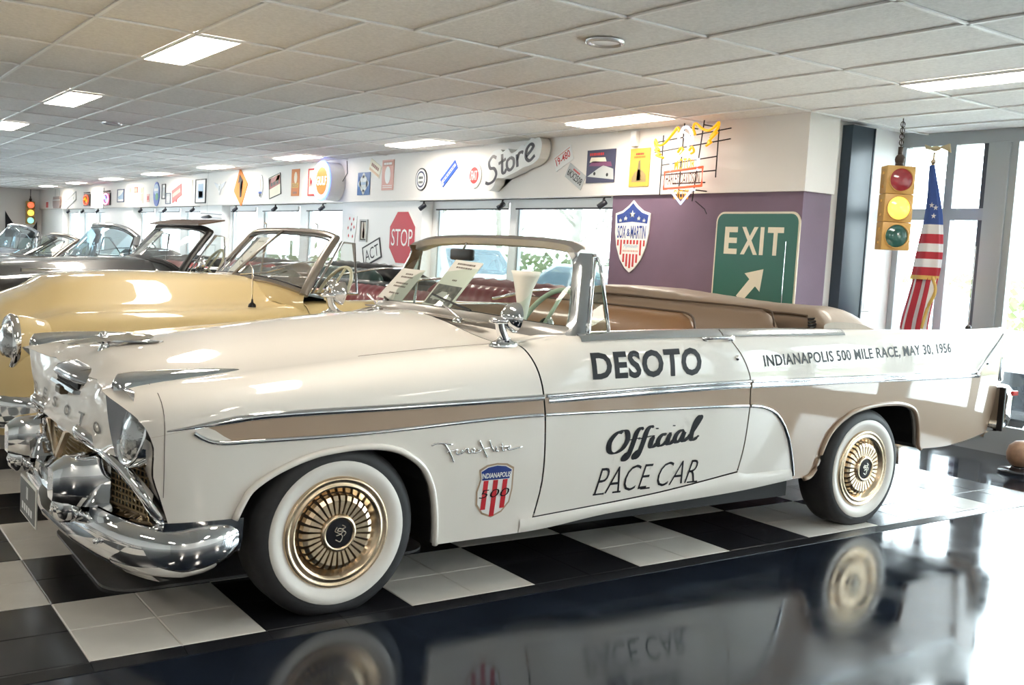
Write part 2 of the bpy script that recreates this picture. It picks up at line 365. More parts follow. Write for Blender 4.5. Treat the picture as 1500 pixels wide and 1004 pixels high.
for d, xa, ya, xb, yb, vis in out:
    if vis and cnt < 290:
        key = (round(xb-xa, 3), round(yb-ya, 3))
        if key not in base:
            w, h = (xb-xa)/2-G, (yb-ya)/2-G
            base[key] = MB().box((-w, -h, .012), (w, h, .026)).build('ceiling_tile', CT, ce, local=True); o = base[key]
        else: o = inst(base[key], 'ceiling_tile', ce)
        o.location = ((xa+xb)/2, (ya+yb)/2, 0); cnt += 1
    else: stuffm.box((xa+G, ya+G, ZC_+.012), (xb-G, yb-G, ZC_+.026))
stuffm.build('outer_ceiling_tiles', CT, ce)['kind'] = 'stuff'
for m_ in range(-8, 27):
    y = YB+m_*BB
    if Y0 < y < YF: MB().box((X0, y-.012, ZC_), (XF if m_ <= 0 else XW-.03, y+.012, ZC_+.01)).build('grid_bar', GRID, ce)
for k in range(-12, 12):
    for lo, hi, off in ((YB, YF, XA), (Y0, YB, XA+.3)):
        x = off+k*BA
        if X0 < x < (XF if off > .9 else XW-.03): MB().box((x-.012, lo, ZC_), (x+.012, hi, ZC_+.01)).build('grid_bar', GRID, ce)
LENS = mat('lamp_lens', (.95, .95, .95), .4, emit=(1., .91, .79), es=LAMP)
labels_l = {}
for q, (a, l0, c, l1) in enumerate(lamps):
    row = min(range(3), key=lambda k: abs(LX[k][0]-a)); ordn = ['first', 'second', 'third', 'fourth', 'fifth', 'sixth', 'seventh', 'eighth', 'ninth', 'tenth', 'eleventh', 'twelfth'][round((l0-lamps[0][1])/(3*BB))]
    t = thing('ceiling_light', 'bright ceiling panel light, %s of the row %s' % (ordn, ['over the car hoods', 'along the window wall', 'far left of the car hoods'][row]), 'ceiling light', ((a+c)/2, (l0+l1)/2, ZC_), 'recessed panel lights of the suspended ceiling')
    MB().box((a+.008, l0+.01, ZC_-.004), (c-.008, l1-.01, ZC_+.004)).build('lens', LENS, t)
    b = MB()
    for bx in (((a, l0, ZC_-.006), (a+.008, l1, ZC_+.02)), ((c-.008, l0, ZC_-.006), (c, l1, ZC_+.02)), ((a+.008, l0, ZC_-.006), (c-.008, l0+.01, ZC_+.02)), ((a+.008, l1-.01, ZC_-.006), (c-.008, l1, ZC_+.02))): b.box(*bx)
    b.build('frame', GRID, t)
for (x, y), lb in (((3.10, 1.34), 'round white downlight in the ceiling above the white car'), ((2.27, 9.2), 'small round downlight far off near the two distant panel lights')):
    t = thing('ceiling_downlight', lb, 'downlight', (x, y, ZC_))
    MB().lathe([(.115, .006), (.115, -.008), (.10, -.014), (.092, -.006), (.088, 0)], 32, c=(x, y, ZC_)).build('rim', mat('rim_metal', (.75, .75, .77), .25, metal=.6), t, smooth=True)
    MB().lathe([(.09, .0), (.06, -.006), (.0001, -.008)], 32, c=(x, y, ZC_)).build('lens', mat('frosted_lens', (.9, .92, .95), .25), t, smooth=True)
# ================================================================== the white pace car
YC = 1.02
CREAMP = mat('cream_car_paint', (.80, .755, .69), .5, coat=1., spec=.35); TANP = mat('tan_car_paint', (.40, .285, .20), .5, coat=1., spec=.35)
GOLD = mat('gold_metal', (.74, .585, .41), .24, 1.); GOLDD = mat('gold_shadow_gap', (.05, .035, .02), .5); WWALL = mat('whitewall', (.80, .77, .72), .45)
DARK = mat('dark_cavity', (.008, .008, .009), .7); HLENS = mat('headlamp_glass', (.42, .43, .43), .10, spec=.8, coat=1., bump=(40, .3), metal=.9)
zC = interp([(.06, .832), (.2, .862), (.56, .902), (1.0, .948), (1.4, .985), (1.75, 1.013), (2.0, 1.055), (2.1, 1.062), (2.64, 1.078), (2.96, 1.084), (3.5, 1.09), (4.2, 1.095), (4.8, 1.10), (5.4, 1.115)])
Wc = interp([(.06, .17), (.3, .20), (1.0, .20), (1.75, .17), (2.0, .11), (3.0, .10), (3.8, .10), (4.4, .075), (5.4, .04)])
zU = interp([(.05, .70), (.244, .73), (.6, .775), (1.15, .785), (1.8, .80), (3.08, .833), (4.19, .838), (5.13, .84), (5.17, .852), (5.48, 1.06), (5.6, 1.07)])
zL = interp([(.05, .66), (.36, .69), (.468, .684), (.87, .688), (1.8, .725), (2.6, .722), (3.08, .715), (3.16, .71), (3.24, .692), (3.30, .665), (3.37, .60), (3.42, .527), (3.46, .44), (3.51, .32), (3.53, .25)])
Ysd = interp([(.05, .165), (.10, .125), (.16, .095), (.25, .06), (.45, .036), (.9, .03), (3.0, .03), (4.5, .035), (5.1, .05), (5.35, .07), (5.55, .10)])
def ysec(x, z):
    a, b = zU(x), zC(x)
    if z > a:
        t = min(1, (z-a)/(b-a)); return Ysd(x)+Wc(x)*(1-(1-t**2.3)**(1/2.3))
    t = (a-z)/(a-.2); return Ysd(x)+.055*t**2.2+(.03*max(0, .3-x)/.25*t if x < .3 else 0)
arch_f = [(.487, .405), (.51, .46), (.54, .51), (.60, .553), (.665, .585), (.74, .612), (.822, .630), (.95, .640), (1.06, .632), (1.15, .603), (1.233, .543), (1.28, .465), (1.305, .385), (1.322, .30), (1.335, .207)]
arch_r = [(3.60, .30), (3.645, .31), (3.677, .35), (3.70, .43), (3.739, .525), (3.80, .585), (3.88, .63), (3.96, .658), (4.10, .678), (4.23, .683), (4.36, .678), (4.45, .66), (4.51, .63), (4.55, .57), (4.58, .49), (4.60, .425), (4.632, .398)]
sill = interp([(1.33, .205), (1.8, .209), (2.25, .245), (3.1, .274), (3.53, .305)])
doorb = interp([(1.80, .277), (2.49, .318), (3.09, .385)])
def arch_z(tab, x):
    for (xa, za), (xb, zb) in zip(tab, tab[1:]):
        if xa <= x <= xb: return za+(zb-za)*(x-xa)/(xb-xa)
car = thing('convertible_car', 'white and tan open pace car lettered along its side, in the foreground', 'car', (2.75, YC, 0))
def both(mb, name, m, parent=None, near=True, far=True, **k):
    """near-side part and its mirror image"""
    r = []
    if near: r.append(mb.build(name, m, parent or car, **k))
    if far: r.append(mb.mirror_y(YC).build(name, m, parent or car, **k))
    return r
def side_panel(xs, zlo, shear0=None, shear1=None, n1=10, n2=5, n3=14, zl=zL, zu=zU, top=None, ramp=.6):
    """strip of body side: rows below, between and above the two mouldings (material 0, 1, 2); x sheared at the ends"""
    mb = MB(); U = len(xs)-1; P = []
    for i, x in enumerate(xs):
        z0 = zlo(x); a = max(zl(x), z0+.0005); b = max(zu(x), a+.0005); c = top(x) if top else zC(x)
        rows = lin(z0, a, n1)+lin(a, b, n2)[1:]+[b+(c-b)*math.sin(q) for q in lin(0, math.pi/2, n3)][1:]
        u = (x-xs[0])/(xs[-1]-xs[0]); R = []
        for z in rows:
            xx = x
            if shear0: xx += max(0, 1-(x-xs[0])/ramp)*shear0(z)
            if shear1: xx += u**3*shear1(z)
            R.append((xx, ysec(xx, z), z))
        P.append(R)
    k = len(P[0])
    fs = [[], [], []]
    for i in range(U):
        for j in range(k-1):
            fs[0 if j < n1-1 else 1 if j < n1+n2-2 else 2].append((i*k+j, (i+1)*k+j, (i+1)*k+j+1, i*k+j+1))
    v = [p for r in P for p in r]; mb.v = v; mb.f = fs[0]+fs[1]+fs[2]; mb.m = [0]*len(fs[0])+[1]*len(fs[1])+[2]*len(fs[2])
    return mb
def flange(mb, pts, depth=.035, mi=0):
    """fold an edge of the side inwards"""
    return mb.grid([[p, (p[0], p[1]+depth, p[2])] for p in pts], mi)
# --- front fender
fx = [.10, .115, .13, .15, .17, .19, .21, .23, .26, .30, .34, .38, .42, .46]+[p[0] for p in arch_f]+lin(1.345, 1.79, 14)
def flo(x):
    if x < .487: return .402
    return arch_z(arch_f, x) if x <= 1.335 else sill(x)
door_f = interp([(.2, 1.805), (.28, 1.818), (.45, 1.838), (.70, 1.822), (.80, 1.806), (.9, 1.782), (1.0, 1.752), (1.08, 1.735)])
zLf = lambda x: max(zL(x), zU(x)-.0006) if x < .37 else zU(x)+(zL(x)-zU(x))*min(1, ((x-.37)/.11)**.45)
nose = interp([(.39, .268), (.42, .258), (.5, .232), (.59, .207), (.66, .208), (.72, .19), (.77, .158), (.81, .115), (.835, .09), (.88, .085)])
fend = side_panel(fx, flo, shear0=lambda z: nose(z)-.10, ramp=.37, shear1=lambda z: door_f(z)-.004-1.79, zl=zLf)
flange(fend, [(x, ysec(x, flo(x)), flo(x)) for x in fx[8:]])
both(fend, 'front_fender', [CREAMP, TANP, CREAMP], smooth=True, angle=50)
# --- door
dr_r = interp([(.3, 3.05), (.39, 3.068), (.55, 3.09), (.70, 3.094), (.835, 3.085), (.95, 3.03), (1.05, 2.95), (1.10, 2.91)])
dx = lin(1.80, 3.08, 40)
door = side_panel(dx, doorb, shear0=lambda z: door_f(z)+.004-1.80, shear1=lambda z: dr_r(z)-.004-3.08)
flange(door, [(x, ysec(x, doorb(x)), doorb(x)) for x in dx], .03)
doors = both(door, 'door', [CREAMP, TANP, CREAMP], smooth=True, angle=50)
# --- rocker panel under the door
rk = MB(); rx = lin(1.75, 3.50, 30)
rk.grid([[(x, ysec(x, z)-.006*math.sin(math.pi*t), z) for t, z in [(t, sill(x)+((doorb(x) if x < 3.08 else .37)-.007-sill(x))*t) for t in lin(0, 1, 7)]]+[] for x in rx])
flange(rk, [(x, ysec(x, sill(x)), sill(x)) for x in rx], .12)
both(rk, 'rocker_panel', CREAMP, smooth=True, angle=50)
# --- rear quarter
xend = interp([(.40, 5.36), (.45, 5.40), (.6, 5.46), (.8, 5.475), (.95, 5.49), (1.05, 5.515), (1.12, 5.55)])
qx = lin(3.10, 3.59, 24)+[p[0] for p in arch_r]+lin(4.66, 5.46, 26)
def qlo(x):
    if x < 3.60: return sill(x)+(.02 if x < 3.11 else 0)
    if x <= 4.632: return arch_z(arch_r, x)
    return interp([(4.632, .398), (4.9, .395), (5.2, .42), (5.46, .45)])(x)
quart = side_panel(qx, qlo, shear0=lambda z: dr_r(z)+.004-3.10, shear1=lambda z: xend(z)-5.46, n1=16)
flange(quart, [(x, ysec(x, qlo(x)), qlo(x)) for x in qx])
both(quart, 'rear_quarter', [CREAMP, TANP, CREAMP], smooth=True, angle=50)
# rolled wheel arch lips
for tab, m in ((arch_f, CREAMP), (arch_r, TANP)):
    pth = spline([(x, ysec(x, z)-.004, z) for x, z in tab], 3)
    both(MB().tube(pth, .013, 8), 'wheel_lip', m, smooth=True)
    tab2 = [(tab[0][0]-.0, tab[0][1]-.12)]+tab+[(tab[-1][0], tab[-1][1]-.12)]
    w = MB().grid([[(x, ysec(x, z)+.025, z), (x, .62, z)] for x, z in tab]); w.add([(x, .62, z) for x, z in tab]+[(tab[-1][0], .62, .15), (tab[0][0], .62, .15)], [tuple(range(len(tab)+2))])
    both(w, 'wheel_well', DARK)
# chassis under the body
MB().box((1.36, .16, .19), (3.58, 2*YC-.16, .30)).box((.35, .63, .20), (1.36, 2*YC-.63, .5)).box((3.58, .63, .20), (5.2, 2*YC-.63, .5)).box((4.66, .14, .42), (5.3, 2*YC-.14, .5)).build('chassis', DARK, car)
# --- hood: crowned between the fenders
zH = interp([(.10, .77), (.14, .80), (.17, .835), (.20, .864), (.26, .910), (.45, .948), (.8, 1.002), (1.1, 1.042), (1.5, 1.082), (1.72, 1.092)])
def hoodpt(x, s):
    """s 0 at the fender crest .. 1 at the centre line"""
    y0 = Ysd(x)+Wc(x); z0 = zC(x); y = y0+(YC-y0)*s
    q = s*s*(3-2*s); q = q**.8
    return (x, y, z0+(zH(x)-z0)*q-.004*math.sin(math.pi*min(1, s/.6))**2)
hx = lin(.30, 1.70, 44)
def hood_front(s): return   .30-.145*(min(1, max(0, (s-.0)/.5)))**.7
P = []
for i, x in enumerate(hx):
    row = []
    for s in lin(0, 1, 26):
        xf = hood_front(s); xx = xf+(1.70-xf)*(i/(len(hx)-1)); row.append(hoodpt(xx, s))
    P.append([p for p in row]+[(p[0], 2*YC-p[1], p[2]) for p in row[-2::-1]])
MB().grid(P).build('hood', CREAMP, car, smooth=True)
# fender tops in front of the hood edge (headlamp pods)
pod = []
for i in range(14):
    row = []
    for s in lin(0, .5, 12):
        x0 = .088+.067*(s/.5)**.8; xx = x0+(hood_front(s)+.004-x0)*i/13; row.append(hoodpt(xx, s))
    pod.append(row)
both(MB().grid(pod), 'headlamp_pod', CREAMP, smooth=True)
# thin seams: hood edge, pod joint
SEAM = mat('panel_gap', (.12, .10, .085), .8)
def seam(pts, name='panel_gap', r=.0013): both(MB().tube([(x, y, z+.0004) for x, y, z in pts], r, 5), name, SEAM)
seam([hoodpt(x, .05) for x in lin(1.05, 1.70, 16)])
seam([(.235+.02*(.86-z), ysec(.235+.02*(.86-z), z)-.0006, z) for z in lin(.50, .868, 18)]+[hoodpt(.235-.0*s, s) for s in lin(.05, .22, 5)])
# --- front panel between the headlamps, with the letters
def fpan(s, t):
    """s across 0..1 (near to far), t 0 top .. 1 bottom; the top edge follows the hood lip"""
    y = .325+(2*YC-.65)*s; e = abs(2*s-1); q = min(1, max(0, (YC-abs(y-YC)-.265)/(YC-.265)))
    lx = .088+.067*min(1, q/.5)**.8; lz = hoodpt(lx, q)[2]-.002; lx += .002; bx_ = .097+.05*e**3
    return Vector((lx+(bx_-lx)*t**.8-.008*math.sin(math.pi*t), y, lz+(.60-lz)*t))
MB().grid([[fpan(s, t) for t in lin(0, 1, 10)] for s in lin(0, 1, 30)]).build('front_panel', CREAMP, car, smooth=True)
for ch, yy in zip('DESOTO', lin(1.575, .465, 6)):
    s = (yy-.325)/(2*YC-.65); vs, fs = fit_text(ch, .085, .042, bold=.02); m = MB()
    fr = [fpan(s+(.042-x)/(2*YC-.65), .74-z/.22) for x, z in vs]
    m.add([(p.x-.004, p.y, p.z) for p in fr], fs); m.build('letter', mat('bronze_letter', (.10, .075, .05), .35, metal=.8), car)
# cheek between headlamp and grille frame
ck = []
for t in lin(0, 1, 10):
    z = .69-.20*t; xa = nose(z)-.004; ya = ysec(xa, z)+.004
    ck.append([(xa+.055*u**1.5*(1-t)+.03*u*t+.0, ya+(.38-.05*t-ya)*u, z) for u in lin(0, 1, 8)])
both(MB().grid(ck), 'headlamp_cheek', CREAMP, smooth=True)
# --- headlamps: hooded chrome bezel, reflector and ribbed lens
lamp_parts = []
lc = Vector((.188, .232, .708)); ld = Vector((-1, -.13, .22)).normalized(); la = Vector((0, 1, 0)); la = (la-ld*la.dot(ld)).normalized(); lb = ld.cross(la)
if lb.z < 0: lb = -lb
def ring(r, ry, h): return [lc+ld*h+la*r*math.cos(q)+lb*ry*math.sin(q) for q in [2*math.pi*k/36 for k in range(36)]]
bz = MB().grid([ring(.105, .125, -.05), ring(.110, .130, .006), ring(.104, .122, .016), ring(.092, .106, .002)], closev=True)
bezels = both(bz, 'headlamp', CH, smooth=True)
ln = MB().grid([ring(.094, .108, .002), ring(.082, .094, .018), ring(.055, .062, .030), ring(.02, .022, .035), ring(.0005, .0005, .036)], closev=True)
ln.build('lens', HLENS, bezels[0], smooth=True); ln.mirror_y(YC).build('lens', HLENS, bezels[1], smooth=True)
vis = []
for q in lin(-.30*math.pi, 1.12*math.pi, 26):     # chrome eyebrow
    o = lc+la*.112*math.cos(q)+lb*.134*math.sin(q); k = max(0, math.sin(q))
    vis.append([o-ld*.05, o+ld*(.010+.085*k**1.5)+lb*.004, o*.985+lc*.015+ld*(.008+.08*k**1.5), o*.94+lc*.06+ld*.0])
both(MB().grid(vis), 'headlamp_visor', CHB if False else mat('dull_chrome', (.52, .54, .57), .14, 1.), smooth=True, angle=40)
both(MB().grid([[fpan(0, t), fpan(0, t).lerp(Vector((.225, .30, fpan(0, t).z)), .6), (.235, .285, fpan(0, t).z)] for t in lin(.05, 1, 8)]), 'headlamp_surround', mat('dull_chrome'), smooth=True)
# --- chrome spears on the fender crests
sp = []
for u in lin(0, 1, 26):
    x = .118+.455*u; y = .275+.02*u; w = .033*(1-u)**.55*min(1, (u/.05+.12))**.5+.003; h = .050*(1-u)**.75*min(1, u/.05+.25)**.5+.004
    s = (y-Ysd(x)-Wc(x))/(YC-Ysd(x)-Wc(x)); z = hoodpt(x, max(0, s))[2]-.002
    sp.append([(x, y-w, z-.004), (x, y-w*.85, z+h*.55), (x, y-w*.3, z+h), (x, y+w*.3, z+h), (x, y+w*.85, z+h*.55), (x, y+w, z-.004)])
m = MB().grid(sp); m.add(sp[0], [(0, 1, 2, 3, 4, 5)]); m.add(sp[-1], [(5, 4, 3, 2, 1, 0)])
both(m, 'fender_spear', CH, smooth=True, angle=60)
# --- hood ornament: winged jet on a foot
orn = MB()
zo = .942
orn.grid([[(x, YC+w*a, zo+zc+h*b) for a, b in ((-1, 0), (-.5, .7), (0, 1), (.5, .7), (1, 0), (.4, -.6), (0, -.7), (-.4, -.6))] for x, w, h, zc in ((.125, .002, .002, -.014), (.18, .020, .012, -.008), (.26, .036, .020, 0), (.32, .040, .022, .004), (.40, .048, .018, .010), (.455, .03, .010, .016), (.465, .005, .004, .016))], closev=True)
orn.grid([[(x, YC+sy*(.03+q*.11), zo+.008-.004*q+e) for sy in (1,) for q in lin(0, 1, 5) for e in (0,)] for x in (.30, .31)])
for sgn in (-1, 1):
    orn.add([(.27, YC+sgn*.02, zo+.004), (.40, YC+sgn*.03, zo+.010), (.47, YC+sgn*.13, zo+.012), (.42, YC+sgn*.13, zo+.010), (.27, YC+sgn*.02, zo-.004), (.40, YC+sgn*.03, zo+.0), (.47, YC+sgn*.13, zo+.006), (.42, YC+sgn*.13, zo+.004)], [(0, 1, 2, 3), (7, 6, 5, 4), (0, 3, 7, 4), (3, 2, 6, 7), (2, 1, 5, 6)])
oo = orn.build('hood_ornament', CH, car, smooth=True, angle=50)
MB().lathe([(.034, -.055), (.024, -.03), (.017, -.008), (.017, .0)], 16, c=(.27, YC, zo-.005)).build('ornament_foot', CH, oo, smooth=True)
MB().lathe([(.020, .0), (.018, .025), (.014, .034), (.0001, .035)], 16, c=(.265, YC, zo+.005)).build('ornament_crest', CH, oo, smooth=True)
# --- hood scoop badge above the letters
sc_ = MB()
prof = [(.235, .857), (.170, .850), (.112, .834), (.096, .812), (.10, .798), (.125, .794)]
rows = []
for s in lin(0, 1, 15):
    e = abs(2*s-1)**4; y = YC-.24+.48*s
    rows.append([(x+.05*e, y, z-.012*e) for x, z in prof])
sc_.grid(rows); scoop = sc_.build('hood_scoop', mat('dull_chrome', (.5, .5, .5), .14, 1.), car, smooth=True)
MB().box((.128, YC-.19, .768), (.20, YC+.19, .806)).build('scoop_mouth', DARK, scoop)
MB().add([(x+.034, YC+(y-YC)*1.2, z-.056) for x, y, z in ((.075, YC-.17, .824), (.11, YC-.19, .82), (.11, YC+.19, .82), (.075, YC+.17, .824), (.068, YC-.17, .812), (.105, YC-.19, .808), (.105, YC+.19, .808), (.068, YC+.17, .812))], [(0, 1, 2, 3), (0, 3, 7, 4), (4, 7, 6, 5), (0, 4, 5, 1), (3, 2, 6, 7)]).build('scoop_lip', CH, scoop)
MB().box((.090, YC-.045, .728), (.135, YC+.045, .762), ch=.008).build('hood_crest', mat('bronze_letter'), scoop)
# --- grille: bars, egg-crate, gold V, chrome frame
gm = mat('grille_gold_mesh', (.30, .22, .12), .4, metal=.8)
MB().box((.34, .22, .30), (.36, 2*YC-.22, .62)).build('grille_back', DARK, car)
eg = MB()
for z in lin(.40, .575, 9): eg.tube([(.235-.0, .24, z), (.175, .5, z), (.15, YC, z), (.175, 2*YC-.5, z), (.235, 2*YC-.24, z)], .0035, 5)
for y in lin(.24, 2*YC-.24, 60):
    x = .15+.085*abs((y-YC)/.78)**2.4
    if flo(min(.2, .2)) > 0: eg.tube([(x+.004, y, .39), (x+.004, y, .585)], .003, 4, cap=False)
eg.build('grille_mesh', gm, car)
MB().grid([[(.21+.09*abs((y-YC)/.8)**2-.035*math.cos(q), y, .375+.026*math.sin(q)) for q in lin(-1.6, 1.6, 8)] for y in lin(.21, 2*YC-.21, 24)]).build('grille_bar', CH, car, smooth=True)
def vband(name, y0, z0, y1, z1, mt):
    w = .020; return MB().add([(x, y+dy, z) for x in (.085, .105) for y, z, dy in ((y0, z0, -w), (y0, z0, w), (y1, z1, w), (y1, z1, -w))], [(0, 1, 2, 3), (7, 6, 5, 4), (0, 3, 7, 4), (1, 5, 6, 2), (2, 6, 7, 3), (0, 4, 5, 1)]).build(name, mt, car)
vband('gold_emblem', YC-.17, .60, YC, .47, GOLD); vband('gold_emblem', YC+.17, .60, YC, .47, GOLD)
fr_ = spline([(.30, .15, .385), (.255, .155, .42), (.205, .20, .50), (.165, .33, .565), (.145, .44, .592), (.135, .52, .602), (.10, .56, .632), (.085, .61, .645), (.10, .66, .632), (.13, .70, .60), (.128, .80, .592), (.12, YC, .590)], 5)
fr_ = fr_+[Vector((p.x, 2*YC-p.y, p.z)) for p in fr_[-2::-1]]
MB().tube(fr_, .022, 10, flat=1.15).build('grille_frame', CH, car, smooth=True)
# --- front bumper
bp = [(.505, .055), (.45, .030), (.38, .022), (.30, .035), (.22, .085), (.15, .18), (.10, .32), (.065, .52), (.042, .74), (.03, YC)]
bp = spline([(x, y, 0) for x, y in bp], 4); bp = bp+[Vector((p.x, 2*YC-p.y, 0)) for p in bp[-2::-1]]
sec = [(.125, .392), (.07, .392), (.034, .380), (.012, .360), (.001, .336), (.0, .31), (.0, .285), (.004, .258), (.014, .235), (.034, .216), (.06, .206), (.07, .204)]
rows = []; Nb = len(bp)
for i, p in enumerate(bp):
    t = (bp[min(i+1, Nb-1)]-bp[max(i-1, 0)]).normalized(); nrm = Vector((-t.y, t.x, 0))
    if nrm.dot(Vector((.8, YC, 0))-p) < 0: nrm = -nrm
    e = min(i, Nb-1-i)/4; k = .50+.50*min(1, e/2)**.6 if e < 2 else 1; zo_ = .03*max(0, 1-e/3)
    rows.append([(p.x+nrm.x*a*min(1, .3+.35*e), p.y+nrm.y*a*min(1, .3+.35*e), .31+(z-.31)*k+zo_) for a, z in sec])
bum = MB().grid(rows); ns = len(sec); bum.add(rows[0], [tuple(range(ns))]); bum.add(rows[-1], [tuple(range(ns))])
bumper = bum.build('front_bumper', CH, car, smooth=True, angle=45)
flash = []
for y, h in zip(lin(.10, 2*YC-.10, 40), [0]*40):
    pass
val = MB()
for sgn in (0, 1):
    r_ = []
    for p in bp[18:Nb//2+1]: r_.append([(p.x+.05, p.y+.02, .208), (p.x+.08, p.y+.03, .180), (p.x+.12, p.y+.04, .178)])
    q = MB().grid(r_); val.add((q if not sgn else q.mirror_y(YC)).v, (q if not sgn else q.mirror_y(YC)).f)
val.build('bumper_reflection_strip', CREAMP, bumper, smooth=True)  # cream strip stands in for the floor's reflection under the bumper
# chrome gravel pan between bumper and body
MB().grid([[(p.x+max(0, .05), p.y+(.05 if p.y < YC else -.05)*(1 if abs(p.y-YC) > .8 else .3), .392), (max(p.x+.10, .22+.06*abs((p.y-YC)/.9)**3), YC+(p.y-YC)*.92, .40), (max(p.x+.12, .25), YC+(p.y-YC)*.90, .418)] for p in bp[6:-6]]).build('gravel_pan', CH, car, smooth=True)
# fender extension behind bumper end
both(MB().grid([[(x, ysec(x, .402)-.002, .408), (x+.01*0, ysec(x, .39)+.0, .395-.06*min(1, (x-.24)/.15)), (x, ysec(x, .34)+.02, .35-.07*min(1, (x-.24)/.2))] for x in lin(.25, .52, 10)]), 'bumper_apron', CH, smooth=True)
# bumper guards: big flat-topped chrome pods
def guard(yc):
    g = MB(); rows = []
    for u in lin(0, 1, 12):
        x = .17-.19*u; w = .085*(1-.45*u**2.5); zt = .575-.02*u-.05*max(0, u-.75)*4*.6; zb = .375+.02*u+.035*max(0, u-.6)
        rows.append([(x, yc+a*w, zb+(zt-zb)*b) for a, b in ((-.75, 0), (-1, .2), (-1, .75), (-.85, .95), (-.5, 1), (.5, 1), (.85, .95), (1, .75), (1, .2), (.75, 0))])
    g.grid(rows, closev=True); g.add(rows[-1], [tuple(range(10))])
    # lower bolt boss
    g.lathe([(.052, .02), (.058, -.01), (.05, -.04), (.03, -.062), (.0001, -.07)], 20, c=(.04, yc, .385))
    return g.build('bumper_guard', CH, bumper, smooth=True, angle=35)
guard(.56); guard(2*YC-.56)
for yc in (.33, 2*YC-.33, .80, 2*YC-.80):
    MB().sphere((min(p.x for p in bp if abs(p.y-yc) < .06)-.002, yc, .30), .012, 6).build('bumper_bolt', CH, bumper, smooth=True)
lp = MB().box((-.012, YC-.16, .215), (-.004, YC+.16, .375), ch=.003)
lpo = lp.build('licence_plate', mat('plate_face', (.70, .70, .66), .4), car)
MB().box((-.0135, YC-.15, .225), (-.012, YC+.15, .365)).build('plate_field', mat('plate_dark', (.05, .05, .05), .4), lpo)
for tx, zz, hh in (('2D', .30, .05), ('DESOTO', .245, .03)):
    wd_ = .10 if hh > .04 else .22; vs = [(q*wd_/5+o*wd_/5*.72, hh*r) for q in range(5 if hh < .04 else 2) for o, r in ((0, 0), (1, 0), (1, 1), (0, 1))]; fs = [(k, k+1, k+2, k+3) for k in range(0, len(vs), 4)]; wdt = max(v[0] for v in vs)
    MB().add([(-.0145, YC+wdt/2-x, zz+z) for x, z in vs], fs).build('plate_lettering', WHT, lpo)
# --- mouldings along the side
def side_strip(pts, w, d=.010, n=7, taper=None):
    """half-round strip laid on the body side through (x, z) points"""
    rows = []; N = len(pts)
    for i, (x, z) in enumerate(pts):
        a, b = pts[max(i-1, 0)], pts[min(i+1, N-1)]; tx, tz = b[0]-a[0], b[1]-a[1]; L = math.hypot(tx, tz); px, pz = -tz/L, tx/L
        k = taper(i/(N-1)) if taper else 1; row = []
        for q in lin(0, math.pi, n):
            o = -math.cos(q)*w/2*k; xx, zz = x+px*o, z+pz*o; row.append((xx, ysec(xx, zz)+.003-math.sin(q)*(d*k+.003), zz))
        rows.append(row)
    m = MB().grid(rows); m.add(rows[0], [tuple(range(n))]); m.add(rows[-1], [tuple(range(n))]); return m
tap = lambda u: min(1, .25+u*9)
xs = lin(.244, 1.800, 50); both(side_strip([(x, zU(x)) for x in xs], .030, .014, taper=lambda u: min(1, .2+u*6)), 'side_moulding', CH, smooth=True, angle=60)
pts = [(.33, .722), (.36, .703), (.40, .688), (.45, .683)]+[(x, zL(x)) for x in lin(.52, 1.805, 40)]
both(side_strip([p[:2] for p in [tuple(v) for v in spline([(a, b, 0) for a, b in pts[:5]], 5)]]+pts[5:], .020, .011), 'side_moulding', CH, smooth=True, angle=60)
both(side_strip([(x, zU(x)+.006) for x in lin(1.815, 3.078, 40)], .020, .013), 'door_moulding', CH, smooth=True, angle=60)
both(side_strip([(x, zU(x)-.017) for x in lin(1.83, 3.080, 40)], .026, .007), 'door_moulding', CH, smooth=True, angle=60)
both(side_strip([(x, zL(x)) for x in lin(1.818, 3.082, 40)], .018, .010), 'door_moulding', CH, smooth=True, angle=60)
rear = [(x, zU(x)+.004) for x in lin(3.095, 5.14, 60)]
both(side_strip(rear, .022, .013), 'rear_moulding', CH, smooth=True, angle=60)
both(side_strip([(x, min(zU(x), .84)-.019) for x in lin(3.095, 5.18, 60)], .026, .008), 'rear_moulding', CH, smooth=True, angle=60)
both(side_strip([(5.15+.33*u, .835+.235*u**.92) for u in lin(0, 1, 14)], .036, .012), 'rear_moulding', CH, smooth=True, angle=60)
crv = [(x, zL(x)) for x in (3.10, 3.14, 3.18, 3.22, 3.26, 3.30)]+[(3.335, .637), (3.37, .60), (3.395, .565), (3.42, .527), (3.44, .485), (3.46, .44), (3.485, .38), (3.505, .325)]
both(side_strip(crv, .020, .011), 'rear_moulding', CH, smooth=True, angle=60)
# bright belt along the door and quarter tops
def belt(x0, x1, n=30): return MB().grid([[(x, Ysd(x)+Wc(x)*.42, zC(x)-.026), (x, Ysd(x)+Wc(x)*.50, zC(x)-.012), (x, Ysd(x)+Wc(x)*.72, zC(x)+.004), (x, Ysd(x)+Wc(x)+.01, zC(x)+.008), (x, Ysd(x)+Wc(x)+.045, zC(x)+.004), (x, Ysd(x)+Wc(x)+.045, zC(x)-.05)] for x in lin(x0, x1, n)])
SATIN = mat('satin_chrome', (.62, .64, .66), .18, 1.)
both(belt(2.03, 2.905), 'door_cap', SATIN, smooth=True, angle=50); both(belt(2.915, 3.86), 'quarter_cap', SATIN, smooth=True, angle=50)
